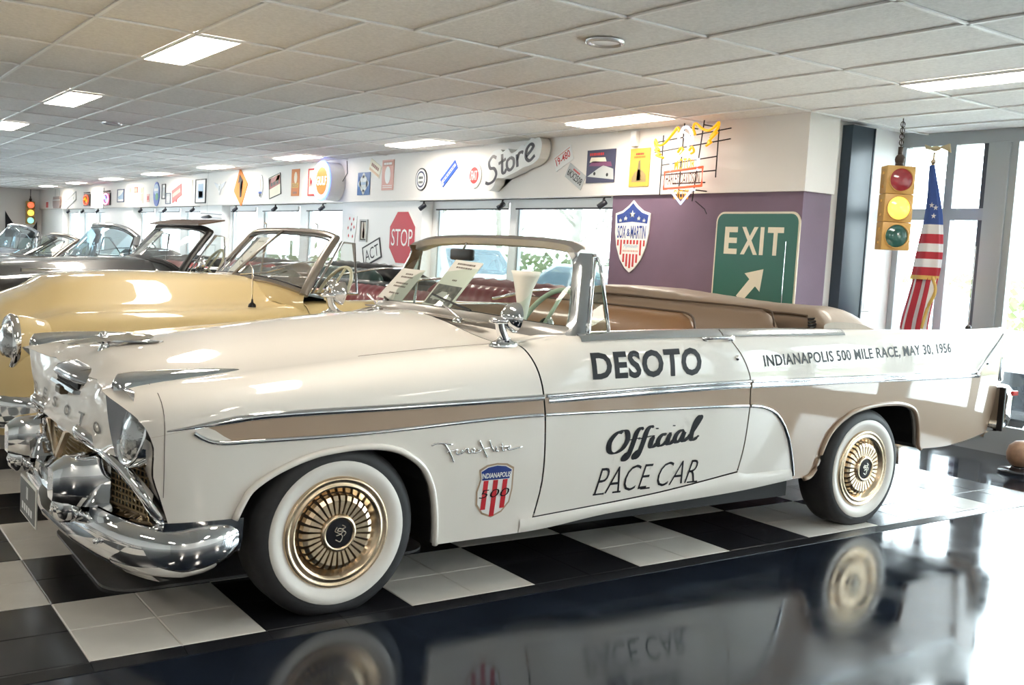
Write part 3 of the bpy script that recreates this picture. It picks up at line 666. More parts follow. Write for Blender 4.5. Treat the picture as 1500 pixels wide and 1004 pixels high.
# --- lettering and badges on the near side (both sides carry them)
def on_side(vs, fs, lift=.0016):
    m = MB(); m.add([(x, ysec(x, z)-lift, z) for x, z in vs], fs); return m
def split_words(vs, fs, gap):
    """cut a line of lettering where the space is wider than gap"""
    iv = sorted((min(vs[i][0] for i in f), max(vs[i][0] for i in f), k) for k, f in enumerate(fs)); out = []; cur = []; hi = -9
    for a, b, k in iv:
        if cur and a-hi > gap: out.append(cur); cur = []
        cur.append(fs[k]); hi = max(hi, b) if cur and hi > -9 else b
    out.append(cur); res = []
    for g_ in out:
        ids = sorted({i for f in g_ for i in f}); mp = {i: n for n, i in enumerate(ids)}; res.append(([vs[i] for i in ids], [[mp[i] for i in f] for f in g_]))
    return res
def quad_map(vs, w, h, A, B, C_, D):
    """A lower left, B lower right, C upper left, D upper right in (x, z)"""
    o = []
    for x, y in vs:
        u, v = x/w, y/h; o.append(tuple((1-u)*(1-v)*A[i]+u*(1-v)*B[i]+(1-u)*v*C_[i]+u*v*D[i] for i in (0, 1)))
    return o
vs, fs = fit_text('DESOTO', 1, 1, bold=.035, sub=3, spacing=1.08)
on_side(quad_map(vs, 1, 1, (2.07, .868), (2.74, .876), (2.06, .986), (2.735, 1.008)), fs).build('door_lettering', INK, doors[0])
vs, fs = fit_text('INDIANAPOLIS 500 MILE RACE, MAY 30, 1956', 1, 1, bold=.018, sub=2, spacing=1.08)
for w_vs, w_fs in split_words(vs, fs, .009): on_side(quad_map(w_vs, 1, 1, (3.185, .900), (4.845, .958), (3.17, .968), (4.83, 1.026)), w_fs).build('quarter_lettering', INK, car)
vs, fs = fit_text('PACE CAR', 1, 1, bold=-.012, sub=1, shear=.18)
on_side(quad_map(vs, 1, 1, (2.14, .342), (2.77, .352), (2.15, .468), (2.785, .466)), fs).build('door_lettering', INK, doors[0])
for x0, x1, z in ((2.135, 2.20, .343), (2.25, 2.30, .344), (2.42, 2.48, .346), (2.72, 2.79, .352)): MB().add([(xx, ysec(xx, zz)-.0017, zz) for xx, zz in ((x0, z-.002), (x1, z-.002), (x1, z+.006), (x0, z+.006))], [(0, 1, 2, 3)]).build('letter_serif', INK, doors[0])
# brush script "Official": pen strokes on a 0..10 x 0..4 sheet, leaning right
off = [[(1.5, 3.3), (.75, 3.0), (.25, 2.0), (.35, .9), (.9, .55), (1.6, 1.0), (1.95, 2.1), (1.75, 3.1), (1.3, 3.25), (1.15, 2.9)],
       [(3.35, 3.1), (3.05, 3.35), (2.75, 2.9), (2.6, 1.9), (2.45, .8), (2.25, -.2), (1.95, -.55), (1.9, -.1), (2.35, .6)], [(1.95, 1.95), (3.2, 2.1)],
       [(4.35, 3.2), (4.05, 3.4), (3.75, 2.95), (3.6, 1.9), (3.45, .8), (3.25, -.2), (2.95, -.5), (2.9, 0), (3.45, .75)], [(3.0, 1.95), (4.3, 2.15)],
       [(4.5, 2.2), (4.35, 1.3), (4.4, .7), (4.75, .75), (5.0, 1.2)], [(4.72, 2.95), (4.75, 3.1)],
       [(5.75, 2.0), (5.5, 2.2), (5.15, 1.8), (5.05, 1.1), (5.3, .7), (5.75, .9), (6.0, 1.3)],
       [(6.2, 2.3), (6.05, 1.4), (6.1, .8), (6.45, .85), (6.75, 1.4)], [(6.42, 3.05), (6.45, 3.2)],
       [(7.65, 2.1), (7.3, 2.4), (6.9, 2.0), (6.75, 1.3), (7.0, .85), (7.4, 1.2), (7.65, 2.1), (7.55, 1.3), (7.7, .9), (8.0, 1.1), (8.3, 1.7)],
       [(8.2, 1.3), (8.75, 2.6), (9.15, 3.7), (9.0, 4.0), (8.7, 3.4), (8.5, 2.1), (8.5, 1.1), (8.8, .9), (9.3, 1.4)]]
def brush(t, u): return (.20+.30*abs(t.y))*(1 if .05 < u < .95 else .6)
vs, fs = stroke2d(off, brush, 6)
on_side(quad_map([(x+.10*0*y, y+.6) for x, y in vs], 9.6, 4.7, (2.17, .487), (2.765, .512), (2.185, .66), (2.785, .685)), fs).build('door_lettering', INK, doors[0])
# chrome script on the fender
ff = [[(0, 2.2), (.6, 2.45), (1.6, 2.4), (2.6, 2.2)], [(1.6, 2.4), (2.1, 1.6), (2.6, .6), (2.9, -.2)], [(1.9, 1.2), (2.5, 1.35), (3.2, 1.5)], [(3.3, 1.5), (3.2, .9), (3.6, .9), (3.9, 1.4), (3.8, .9), (4.3, 1.5), (4.6, 1.5), (4.7, 1.0), (5.2, .95), (5.5, 1.3), (5.2, 1.55), (5.1, 1.1), (5.6, .9), (6.3, 1.2)],
      [(6.0, 2.6), (6.4, 1.8), (6.9, .8), (7.2, .2)], [(5.9, 1.3), (7.4, 1.5)], [(7.3, 2.6), (7.6, 1.8), (8.0, 1.0)], [(8.3, 1.6), (8.3, 1.0), (8.6, 1.0)], [(9.0, 2.1), (9.2, 1.0), (9.6, 1.1)], [(8.7, 1.55), (9.8, 1.6)], [(9.8, 1.2), (10.2, 1.5), (10.0, 1.6), (9.9, 1.1), (10.6, 1.15), (11.8, 1.4)]]
fs_ = MB()
for p in ff:
    q = spline([(a, b, 0) for a, b in p], 4) if len(p) > 2 else [Vector((*p[0], 0)), Vector((*p[1], 0))]
    fs_.tube([(1.265+v.x*.0375, ysec(1.265+v.x*.0375, .56+v.y*.030-v.x*.0006)-.004, .56+v.y*.030-v.x*.0006) for v in q], .0034, 6)
both(fs_, 'fender_script', CH, smooth=True)
# race shield decal on the fender: edge, field, blue chief, stripes, lettering
def shield(g=0.):
    w, h = .092-g, .117-g
    return [(-w*.95, h*.80), (-w*.55, h*.96), (0, h*.90+.012), (w*.55, h*.96), (w*.95, h*.80), (w*.85, h*.45), (w*1.0, .0), (w*.92, -h*.5), (w*.55, -h*.85), (.0, -h*1.02), (-w*.55, -h*.85), (-w*.92, -h*.5), (-w*1.0, .0), (-w*.85, h*.45)]
def decal(poly, lift, m, name, parent, cx=1.592, cz=.415):
    bm = bmesh.new(); f = bm.faces.new([bm.verts.new((cx+a, 0, cz+b)) for a, b in poly]); bmesh.ops.triangulate(bm, faces=[f]); bmesh.ops.subdivide_edges(bm, edges=bm.edges, cuts=1)
    for v in bm.verts: v.co.y = ysec(v.co.x, v.co.z)-lift
    return MB().bm(bm).build(name, m, parent)
sd = decal(shield(), .0012, mat('decal_edge', (.42, .30, .20), .4), 'race_badge', car)
decal(shield(.008), .0018, mat('decal_white', (.82, .80, .77), .35), 'badge_field', sd)
RED = mat('flag_red', (.55, .02, .03), .4); BLU = mat('flag_blue', (.015, .04, .22), .4)
s2 = shield(.012); decal([s2[0], s2[1], s2[2], s2[3], s2[4], s2[5], s2[13]], .0026, BLU, 'badge_band', sd)
for x in (-.048, .0, .048): decal([(x-.012, -.095+.1*abs(x)*3-.018*(x == 0)), (x+.012, -.095+.1*abs(x)*3-.018*(x == 0)), (x+.012, .045), (x-.012, .045)], .0026, RED, 'badge_stripe', sd)
vs, fs = fit_text('INDIANAPOLIS', .145, .022, bold=.02)
on_side([(1.592-.0725+a, .415+.055+b) for a, b in vs], fs, .0034).build('badge_lettering', WHT, sd)
vs, fs = fit_text('500', .15, .036, bold=-.008, shear=.2, sub=1)
on_side([(1.592-.075+a, .415-.03+b) for a, b in vs], fs, .0034).build('badge_lettering', INK, sd)
# door handle and lock
hm = MB(); hm.tube(spline([(2.775, ysec(2.775, 1.05)-.004, 1.046), (2.80, ysec(2.8, 1.05)-.03, 1.052), (2.86, ysec(2.86, 1.05)-.036, 1.054), (2.93, ysec(2.93, 1.05)-.034, 1.054), (2.965, ysec(2.96, 1.05)-.010, 1.052)], 5), .012, 10, flat=.8)
hm.sphere((2.95, ysec(2.95, 1.05)-.012, 1.050), (.028, .016, .017), 8); hm.sphere((2.785, ysec(2.78, 1.05)-.006, 1.046), (.024, .012, .015), 8)
hm.build('door_handle', CH, doors[0], smooth=True); hm.mirror_y(YC).build('door_handle', CH, doors[1], smooth=True)
MB().lathe([(.014, .004), (.015, -.004), (.008, -.010), (.0001, -.010)], 14, axis='y', c=(2.985, ysec(2.985, .955), .955)).build('door_lock', CH, doors[0], smooth=True)
# winged emblem on the fin
em = MB()
for pl in ([(4.86, .982), (5.02, .999), (5.09, 1.03), (5.06, .992)], [(4.86, .980), (5.05, .985), (5.085, .958), (5.0, .972)]):
    em.add([(x, ysec(x, z)-.006, z) for x, z in pl]+[(x, ysec(x, z), z) for x, z in pl], [(0, 1, 2, 3), (0, 4, 5, 1), (1, 5, 6, 2), (2, 6, 7, 3), (3, 7, 4, 0)])
both(em, 'fin_emblem', CH)
# fuel filler / latch on the tail moulding
both(MB().sphere((5.27, ysec(5.27, .90)-.004, .90), (.02, .012, .014), 6), 'tail_clip', CH, smooth=True)
# --- wheels: tyre, whitewall, gold ribbed cover
TR = .335
def wheel(x, near=True, z=.310):
    s = 1 if near else -1; y0 = .062 if near else 2*YC-.062
    tp = [(.205, .045), (.215, .012), (.245, .0), (.285, -.006), (.308, .002), (.324, .014), (.333, .03), (TR, .05), (TR, .15), (.333, .17), (.324, .186), (.31, .2), (.26, .21), (.205, .19)]
    t = MB().lathe([(r, s*h) for r, h in tp], 64, axis='y', c=(x, y0, z))
    t.v = [(a, b+(-s*.012*max(0, .02-c)/.03 if b < y0+.02 and near else 0), max(c, .0015)) for a, b, c in t.v]           # flattened where it meets the floor
    o = t.build('wheel', RUB, car, smooth=True)
    MB().lathe([(.211, s*.012), (.216, s*.006), (.245, -s*.003), (.274, -s*.0075), (.276, -s*.003)], 64, axis='y', c=(x, y0, z)).build('whitewall', WWALL, o, smooth=True)
    MB().lathe([(.215, s*.016), (.214, s*.002), (.206, -s*.006), (.198, -s*.002), (.190, s*.002), (.184, -s*.004), (.176, -s*.004), (.168, s*.006), (.155, s*.020), (.150, s*.024)], 64, axis='y', c=(x, y0, z)).build('wheel_cover', GOLD, o, smooth=True)
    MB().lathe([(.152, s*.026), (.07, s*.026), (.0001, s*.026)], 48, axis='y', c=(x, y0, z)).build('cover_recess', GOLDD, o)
    fn = MB()
    for k in range(30):
        a = 2*math.pi*k/30; ca, sa = math.cos(a), math.sin(a); ps = []
        for r, wv, h in ((.066, .0045, .002), (.070, .005, -.004), (.125, .0088, -.006), (.142, .0095, .002), (.148, .009, .022)):
            for q in (-1, 1): ps.append((x+r*ca-q*wv*sa, y0+s*h, z+r*sa+q*wv*ca))
            for q in (-1, 1): ps.append((x+r*ca-q*wv*sa, y0+s*.026, z+r*sa+q*wv*ca))
        f = []
        for i in range(4):
            b0, b1 = i*4, i*4+4; f += [(b0, b0+1, b1+1, b1), (b0, b1, b1+2, b0+2), (b0+1, b0+3, b1+3, b1+1)]
        fn.add(ps, f)
    fn.build('cover_ribs', GOLD, o)
    hb = MB().lathe([(.074, s*.022), (.073, -s*.006), (.068, -s*.016), (.058, -s*.018), (.055, -s*.012)], 40, axis='y', c=(x, y0, z)).build('hub_ring', GOLD, o, smooth=True)
    MB().lathe([(.056, -s*.012), (.03, -s*.015), (.0001, -s*.016)], 40, axis='y', c=(x, y0, z)).build('hub_badge', INK, o, smooth=True)
    sv, sf2 = stroke2d([[(-.4, .9), (-.7, .4), (-.2, .1), (.4, -.3), (.1, -1.0), (-.6, -.7)], [(-.5, -.2), (.2, .0), (.5, .5), (-.1, .7), (-.3, .4), (.3, .3)], [(.3, 1.1), (.8, .8), (.3, .5), (.9, .1), (.6, -.3)]], .13, 5)
    MB().add([(x+b*.026*0+a*.028, y0-s*.0175, z+b*.030) for a, b in sv], sf2).build('hub_script', mat('hub_silver', (.7, .65, .55), .25, metal=.9), o)
    return o
for near in (True, False): wheel(.893, near); wheel(4.103, near, .318)
# --- windshield, vent windows
def curve3(tab):
    f = [interp([(r[0], r[k]) for r in tab]) for k in (1, 2, 3)]; return lambda t: (f[1](abs(t)), YC+math.copysign(f[0](abs(t)), t), f[2](abs(t)))
WB = curve3([(0, 0, 1.83, 1.094), (.4, .42, 1.862, 1.088), (.6, .62, 1.90, 1.080), (.8, .79, 1.955, 1.072), (1, .880, 2.045, 1.066)])
WT = curve3([(0, 0, 2.215, 1.462), (.4, .35, 2.213, 1.458), (.6, .52, 2.206, 1.450), (.8, .66, 2.192, 1.436), (1, .755, 2.160, 1.405)])
def ws(t, v): a, b = Vector(WB(t)), Vector(WT(t)); return a.lerp(b, v)+Vector((-.02, 0, .0))*math.sin(math.pi*v)
TINT = glassmat('tinted_glass', (.87, .94, .91), .6)
MB().grid([[ws(t, v) for v in lin(.0, 1, 9)] for t in lin(-1, 1, 41)]).build('windshield', TINT, car, smooth=True)
HEADR = mat('header_satin', (.50, .48, .46), .28, .9)
hd = MB(); rows = []
for t in lin(-1.02, 1.02, 41):
    p = Vector(WT(max(-1, min(1, t)))); q = [(-.036, -.018), (-.042, .012), (-.018, .030), (.035, .028), (.06, .008), (.05, -.018), (0, -.026)]
    rows.append([(p.x+a, p.y+(0 if abs(t) <= 1 else math.copysign(.01, t)), p.z+b) for a, b in q])
hd.grid(rows, closev=True); hd.add(rows[0], [tuple(range(7))]); hd.add(rows[-1], [tuple(range(7))]); hd.build('windshield_header', HEADR, car, smooth=True, angle=60)
MB().grid([[(p[0]-.035, p[1]+math.copysign(.022 if abs(t) > .3 else 0, t), p[2]-.045), (p[0]-.030, p[1]+math.copysign(.020 if abs(t) > .3 else 0, t), p[2]-.012), (p[0]-.006, p[1]+math.copysign(.004, t), p[2]+.020), (p[0]+.004, p[1], p[2]+.022), (p[0]+.02, p[1]*.98+YC*.02, p[2]-.01)] for t, p in [(t, WB(t)) for t in lin(-1, 1, 41)]]).build('windshield_base_trim', HEADR, car, smooth=True, angle=40)
SEALR = BLK
for sg in (-1, 1):
    pl = []
    for v in lin(-.06, 1.04, 12):
        a, b = Vector(WB(sg)), Vector(WT(sg)); p = a.lerp(b, v); o = math.copysign(1, sg); fl = .030*max(0, (.16-v)/.22)**2+.03*max(0, (v-.86)/.18)**2
        pl.append([(p.x-.030-fl*1.4, p.y-o*.028, p.z), (p.x-.022-fl*1.2, p.y+o*.006, p.z), (p.x+.0, p.y+o*.026, p.z), (p.x+.03, p.y+o*.030, p.z), (p.x+.045, p.y+o*.020, p.z), (p.x+.03, p.y-o*.03, p.z)])
    pm = MB().grid(pl, closev=True); pm.add(pl[-1], [tuple(range(6))]); pm.build('windshield_pillar', SATIN, car, smooth=True, angle=40)
    cp = [Vector(WB(sg)).lerp(Vector(WT(sg)), v)+Vector((.050, sg*.024, 0)) for v in lin(-.05, 1.03, 6)]
    MB().tube(cp, .010, 8).build('pillar_bead', CH, car, smooth=True)
    y = YC+sg*.885
    fr = [(2.118, y, 1.075), (2.19, y-sg*.10, 1.40), (2.215, y-sg*.095, 1.402), (2.218, y-sg*.07, 1.36), (2.232, y, 1.075)]
    MB().tube(fr, .0085, 8).build('vent_window_frame', CH, car, smooth=True)
    MB().add(fr+[(a+.002, b+.003, c) for a, b, c in fr], [(0, 1, 2, 3, 4), (9, 8, 7, 6, 5)]).build('vent_window', TINT, car)
# rubber seal round the glass
sl = [ws(t, .05) for t in lin(-.985, .985, 40)]+[ws(.985, v) for v in lin(.05, .95, 10)]+[ws(t, .965) for t in lin(.985, -.985, 40)]+[ws(-.985, v) for v in lin(.95, .05, 10)]
MB().tube([p+Vector((.004, 0, 0)) for p in sl], .007, 6, closed=True).build('windshield_seal', BLK, car, smooth=True)
# --- cowl between hood and windshield
cw = []
for t in lin(-1, 1, 41):
    p = WB(t); y0 = YC+(p[1]-YC)*1.0; s_ = abs(t)
    yh = YC+math.copysign(min(abs(p[1]-YC)*1.0, YC-Ysd(1.7)-Wc(1.7)), t); sh = 1-abs(yh-YC)/(YC-Ysd(1.704)-Wc(1.704))
    h = Vector(hoodpt(1.704, max(0, sh))); h.y = yh; e = Vector((p[0]-.03, p[1]+math.copysign(.018 if s_ > .3 else 0, t), p[2]-.035))
    if s_ > .8: h = h.lerp(Vector((1.78, YC+math.copysign(YC-Ysd(1.78)-Wc(1.78)*.75, t), zC(1.78)-.01)), (s_-.8)/.2)
    cw.append([h.lerp(e, v)+Vector((0, 0, -.012*math.sin(math.pi*v))) for v in lin(0, 1, 8)])
MB().grid(cw).build('cowl', CREAMP, car, smooth=True)
both(MB().grid([[(x, Ysd(x)+Wc(x)*.80, zC(x)-.004), (x, Ysd(x)+Wc(x)*1.0+.01, zC(x)+.002), (x, Ysd(x)+Wc(x)+.08, max(zC(x)+.006, 1.02+.045*(x-1.75)/.3))] for x in lin(1.70, 2.09, 14)]), 'cowl_side', CREAMP, smooth=True)
# cowl vent grille and wipers
MB().box((1.735, YC-.55, 1.076), (1.80, YC+.55, 1.084), ch=.003).build('cowl_vent', mat('vent_metal', (.35, .31, .27), .3, metal=.6), car)
for yb, ye in ((.62, 1.02), (1.42, 1.80)):
    w = MB().lathe([(.030, 0), (.028, .012), (.012, .022), (.0001, .024)], 14, c=(1.735, yb, 1.068))
    w.tube(spline([(1.735, yb, 1.088), (1.765, yb+.12, 1.112), (1.80, yb+.25, 1.135)], 5), .006, 6); wo = w.build('wiper', CH, car, smooth=True)
    q = [ws((y-YC)/.95 if abs(y-YC) < .5 else (y-YC)/.9, .06+.02*i)+Vector((-.012, 0, .004)) for i, y in enumerate(lin(yb+.12, ye+.1, 8))]
    MB().tube(q, .006, 5).build('wiper_blade', BLK, wo)
# --- near door mirror on the fender top
for sg, bx in ((-1, 1.69), (1, 1.69)):
    my = YC+sg*.84; mz = hoodpt(bx, .06)[2]
    b = MB().grid([[(bx+a*.075*k, my+c*.035*k, mz-.008+h) for a, c in [(math.cos(q), math.sin(q)) for q in [2*math.pi*j/20 for j in range(20)]]] for k, h in ((1, 0), (1, .012), (.8, .022), (.5, .028), (.4, .04))], closev=True)
    b.tube(spline([(bx-.0, my, mz+.02), (bx-.018, my, mz+.06), (bx-.028, my, mz+.10)], 5), .022, 12)
    b.grid([[(bx-.025+a*k*.055, my+c*k*.034, mz+.10+h) for a, c in [(math.cos(q), math.sin(q)) for q in [2*math.pi*j/18 for j in range(18)]]] for k, h in ((.5, -.012), (.95, -.006), (1, .004), (.8, .014), (.01, .018))], closev=True)
    mo = b.build('door_mirror', CH, car, smooth=True, angle=60)
    d = Vector((-1, -.22*sg*-1*-1, .10)); MB().lathe([(.0001, .060), (.030, .054), (.052, .036), (.066, .008), (.067, -.006), (.060, -.010), (.0001, -.010)], 28, c=(bx+.045, my, mz+.115), d=(-1, .1, .12)).build('mirror_head', CH, mo, smooth=True, angle=60)
# --- cabin
LEATH = mat('copper_leather', (.30, .155, .07), .35, coat=.3, bump=(90, .1)); TANL = mat('tan_vinyl', (.33, .235, .165), .42, bump=(80, .1)); GRN = mat('sage_green', (.20, .30, .23), .4); GRND = mat('deep_green', (.06, .10, .08), .5)
MB().box((1.75, .2, .28), (4.3, 2*YC-.2, .36)).build('cabin_floor', mat('carpet', (.05, .035, .03), .9), car)
MB().grid([[Vector((.0, 0, 0))+Vector((WB(t)[0]+.03+.22*v+.07*math.sin(math.pi*v)*0, YC+(WB(t)[1]-YC)*.93, WB(t)[2]-.006-.02*v-.12*max(0, v-.7)*3.3)) for v in lin(0, 1, 8)] for t in lin(-.95, .95, 25)]).build('dashboard', GRN, car, smooth=True)
MB().box((2.10, .25, .62), (2.20, 2*YC-.25, .985), ch=.02).build('dash_face', GRND, car, smooth=True, angle=40)
both(MB().grid([[(x, Ysd(x)+Wc(x)+.047, z) for z in (zC(x)-.002, .70, .36)] for x in lin(2.05, 4.2, 12)]), 'door_trim', TANL)
# steering wheel
sw = thing_ = None
cs, ds = Vector((2.235, .60, 1.055)), Vector((-.62, 0, .34)).normalized(); a1 = Vector((0, 1, 0)); a2 = ds.cross(a1).normalized()
rim = MB().tube([cs+a1*.205*math.cos(q)+a2*.205*math.sin(q) for q in [2*math.pi*k/40 for k in range(40)]], .013, 8, closed=True); PALE = mat('pale_green_plastic', (.42, .50, .38), .3)
swo = rim.build('steering_wheel', PALE, car, smooth=True)
for q in (.3, math.pi-.3, -math.pi/2): MB().tube([cs+ds*.02, cs+a1*.2*math.cos(q)+a2*.2*math.sin(q)], .010, 8).build('spoke', PALE, swo, smooth=True)
MB().lathe([(.0001, .02), (.04, .012), (.045, -.01), (.03, -.03)], 20, c=cs, d=-ds).build('horn_button', CH, swo, smooth=True)
MB().tube([cs, cs-Vector((.45, 0, .30))*-0-ds*-.0+Vector((-.30, 0, -.20))*1.0], .025, 10).build('steering_column', GRN, swo, smooth=True)
# seats
def seatback(name, x, zt, m, lean=.10, th=.13, y0=.24, y1=2*YC-.24):
    P = []
    for u in lin(0, 1, 30):
        y = y0+(y1-y0)*u; e = min(u, 1-u)/.06; r = min(1, e)**.5 if e < 1 else 1; c = .012*math.cos((u-.5)*math.pi*2)
        top = zt-.10*(1-r)+.0; P.append([(x-lean-th*.2, y, .60), (x-lean*.3-th*.35, y, top-.14), (x-th*.25, y, top-.03), (x+th*.1, y, top), (x+th*.45, y, top-.03), (x+th*.6, y, top-.14), (x+th*.5, y, .60)])
    b = MB().grid(P); b.add(P[0], [tuple(range(7))]); b.add(P[-1], [tuple(range(7))]); return b.build(name, m, car, smooth=True, angle=70)
s1 = seatback('front_seat_back', 2.88, 1.150, LEATH); MB().box((2.30, .25, .50), (2.84, 2*YC-.25, .66), ch=.04).build('front_seat_cushion', LEATH, car, smooth=True)
s2 = seatback('rear_seat_back', 3.55, 1.175, TANL, y0=.30, y1=2*YC-.22); MB().box((3.02, .28, .46), (3.52, 2*YC-.28, .62), ch=.04).build('rear_seat_cushion', TANL, car, smooth=True)
MB().tube(spline([(2.90, .26, 1.02), (2.905, .265, 1.10), (2.905, .31, 1.148), (2.905, .5, 1.155), (2.905, 1.0, 1.155), (2.905, 1.76, 1.15)], 5), .006, 6).build('seat_piping', mat('piping_dark', (.10, .06, .035), .5), s1)
MB().tube(spline([(3.56, .31, 1.05), (3.565, .33, 1.14), (3.57, .42, 1.178), (3.57, 1.0, 1.182), (3.57, 1.80, 1.178)], 5), .006, 6).build('seat_piping', mat('piping_dark'), s2)
# --- folded roof under its tan boot cover
BOOT = mat('boot_cover', (.36, .27, .20), .45, bump=(14, .35), coat=.15); xf_ = interp([(.13, 3.74), (.3, 3.70), (.6, 3.64), (1.02, 3.61), (1.5, 3.60), (1.7, 3.55), (1.80, 3.45), (1.90, 3.30)]); xr_ = interp([(.13, 4.22), (.4, 4.36), (1.02, 4.46), (1.6, 4.44), (1.9, 4.30)])
zr_ = interp([(.13, 1.13), (.16, 1.165), (.21, 1.20), (.35, 1.21), (.6, 1.205), (1.02, 1.222), (1.5, 1.245), (1.8, 1.24), (1.9, 1.16)])
P = []
for i, y in enumerate([.13, .14, .16]+lin(.20, 1.86, 46)+[1.88, 1.90]):
    a, b, zr = xf_(y), xr_(y), zr_(y); w = .006*math.sin(i*1.7)+.005*math.sin(i*.61+1); zb = 1.082; near = max(0, 1-(y-.13)/.45)
    P.append([(a+.03, y, zb-.02), (a+.01, y, zb+(zr-zb)*.25), (a, y, zb+(zr-zb)*.60+w*.4), (a+.03, y, zb+(zr-zb)*.90), (a+.10, y, zr+w), (a+(b-a)*.45, y, zr+.004-w*.7-.006*near*math.sin(i)), (a+(b-a)*.70, y, zb+(zr-zb)*.80+w*.8), (a+(b-a)*.88, y, zb+(zr-zb)*.42-w*.8), (b-.01, y, zb+.012), (b+.01, y, zb-.03)])
bt = MB().grid(P); bt.add(P[0], [tuple(range(10))]); bt.add(P[-1], [tuple(range(10))])
bo = bt.build('boot_cover', BOOT, car, smooth=True); sm = bo.modifiers.new('s', 'SUBSURF'); sm.levels = 1; sm.render_levels = 1
MB().tube(spline([(xf_(y)-.006, y, 1.082+(zr_(y)-1.082)*.62) for y in lin(.22, 1.85, 16)], 3), .007, 6).build('boot_seam', mat('piping_dark'), bo)
ft = MB()
for k in range(5): ft.tube(spline([(3.66+.012*k, .16+.012*k, 1.075+.016*k), (3.72+.012*k, .18, 1.085+.016*k), (3.80, .22, 1.09+.014*k)], 4), .007, 6)
ft.build('folded_roof', BLK, car, smooth=True)
# --- rear deck, tail, bumper
dk = []
for x in lin(4.0, 5.47, 24):
    y0 = Ysd(x)+Wc(x); zc = interp([(4.0, 1.085), (4.6, 1.075), (5.2, 1.035), (5.47, .98)])(x)
    half = [(x, y0+(YC-y0)*s, zC(x)+(zc-zC(x))*min(1, s/.35)**.6 if s > 0 else zC(x)) for s in lin(0, 1, 14)]
    dk.append(half+[(a, 2*YC-b, c) for a, b, c in half[-2::-1]])
MB().grid(dk).build('rear_deck', CREAMP, car, smooth=True)
rp = []
for z in lin(.42, 1.10, 14):
    y0 = ysec(xend(z), z); half = [(xend(z)+.03*math.sin(math.pi*.5*min(1, s*3)), y0+(YC-y0)*s, min(z, zC(5.4) if s < .08 else 1.0)) for s in lin(0, 1, 14)]; rp.append(half+[(a, 2*YC-b, c) for a, b, c in half[-2::-1]])
MB().grid(rp).build('tail_panel', TANP, car, smooth=True)
tl = MB().box((5.47, .085, .77), (5.53, .20, 1.05), ch=.015); both(tl, 'tail_lamp_stack', CH, smooth=True, angle=40)
for z in (.80, .89, .98): both(MB().sphere((5.53, .145, z+.015), (.03, .04, .036), 8), 'tail_lamp', mat('red_lens', (.55, .02, .015), .15, coat=1.), smooth=True)
rb = []
for p in spline([(5.30, .055, 0), (5.44, .035, 0), (5.58, .045, 0), (5.67, .11, 0), (5.70, .25, 0), (5.72, .6, 0), (5.73, YC, 0)], 5):
    d = Vector((5.2, YC, 0))-p; d.normalize(); rb.append([(p.x+d.x*a, p.y+d.y*a, z) for a, z in ((.10, .735), (.03, .742), (.008, .72), (0, .68), (.003, .62), (.0, .55), (.015, .49), (.05, .455), (.10, .45))])
rb = [r for r in rb if r[4][0] > 5.47]
rb = rb+[[(a, 2*YC-b, c) for a, b, c in r] for r in rb[-2::-1]]
rbo = MB().grid(rb).build('rear_bumper', CH, car, smooth=True)
both(MB().box((5.468, .036, .46), (5.486, .075, .74), ch=.005), 'bumper_seal', BLK, rbo)
both(MB().box((5.57, .036, .685), (5.63, .052, .715), ch=.004), 'reflector', mat('red_lens'), rbo)
for y in (.26, 2*YC-.26):
    an = MB().lathe([(.022, 0), (.020, .02), (.010, .032), (.0001, .034)], 12, c=(5.36, y, 1.085)); ao = an.build('aerial', BLK, car, smooth=True)
    MB().tube([(5.36, y, 1.11), (5.36+.0, y, 1.62)], .0028, 6).build('aerial_rod', CH, ao)
# interior mirror
im = MB().box((2.085, YC+.07, 1.35), (2.115, YC+.28, 1.41), ch=.012).build('interior_mirror', BLK, car, smooth=True, angle=40)
MB().tube([(2.10, YC+.17, 1.40), (2.12, YC+.17, 1.445)], .006, 6).build('mirror_stem', CH, im)
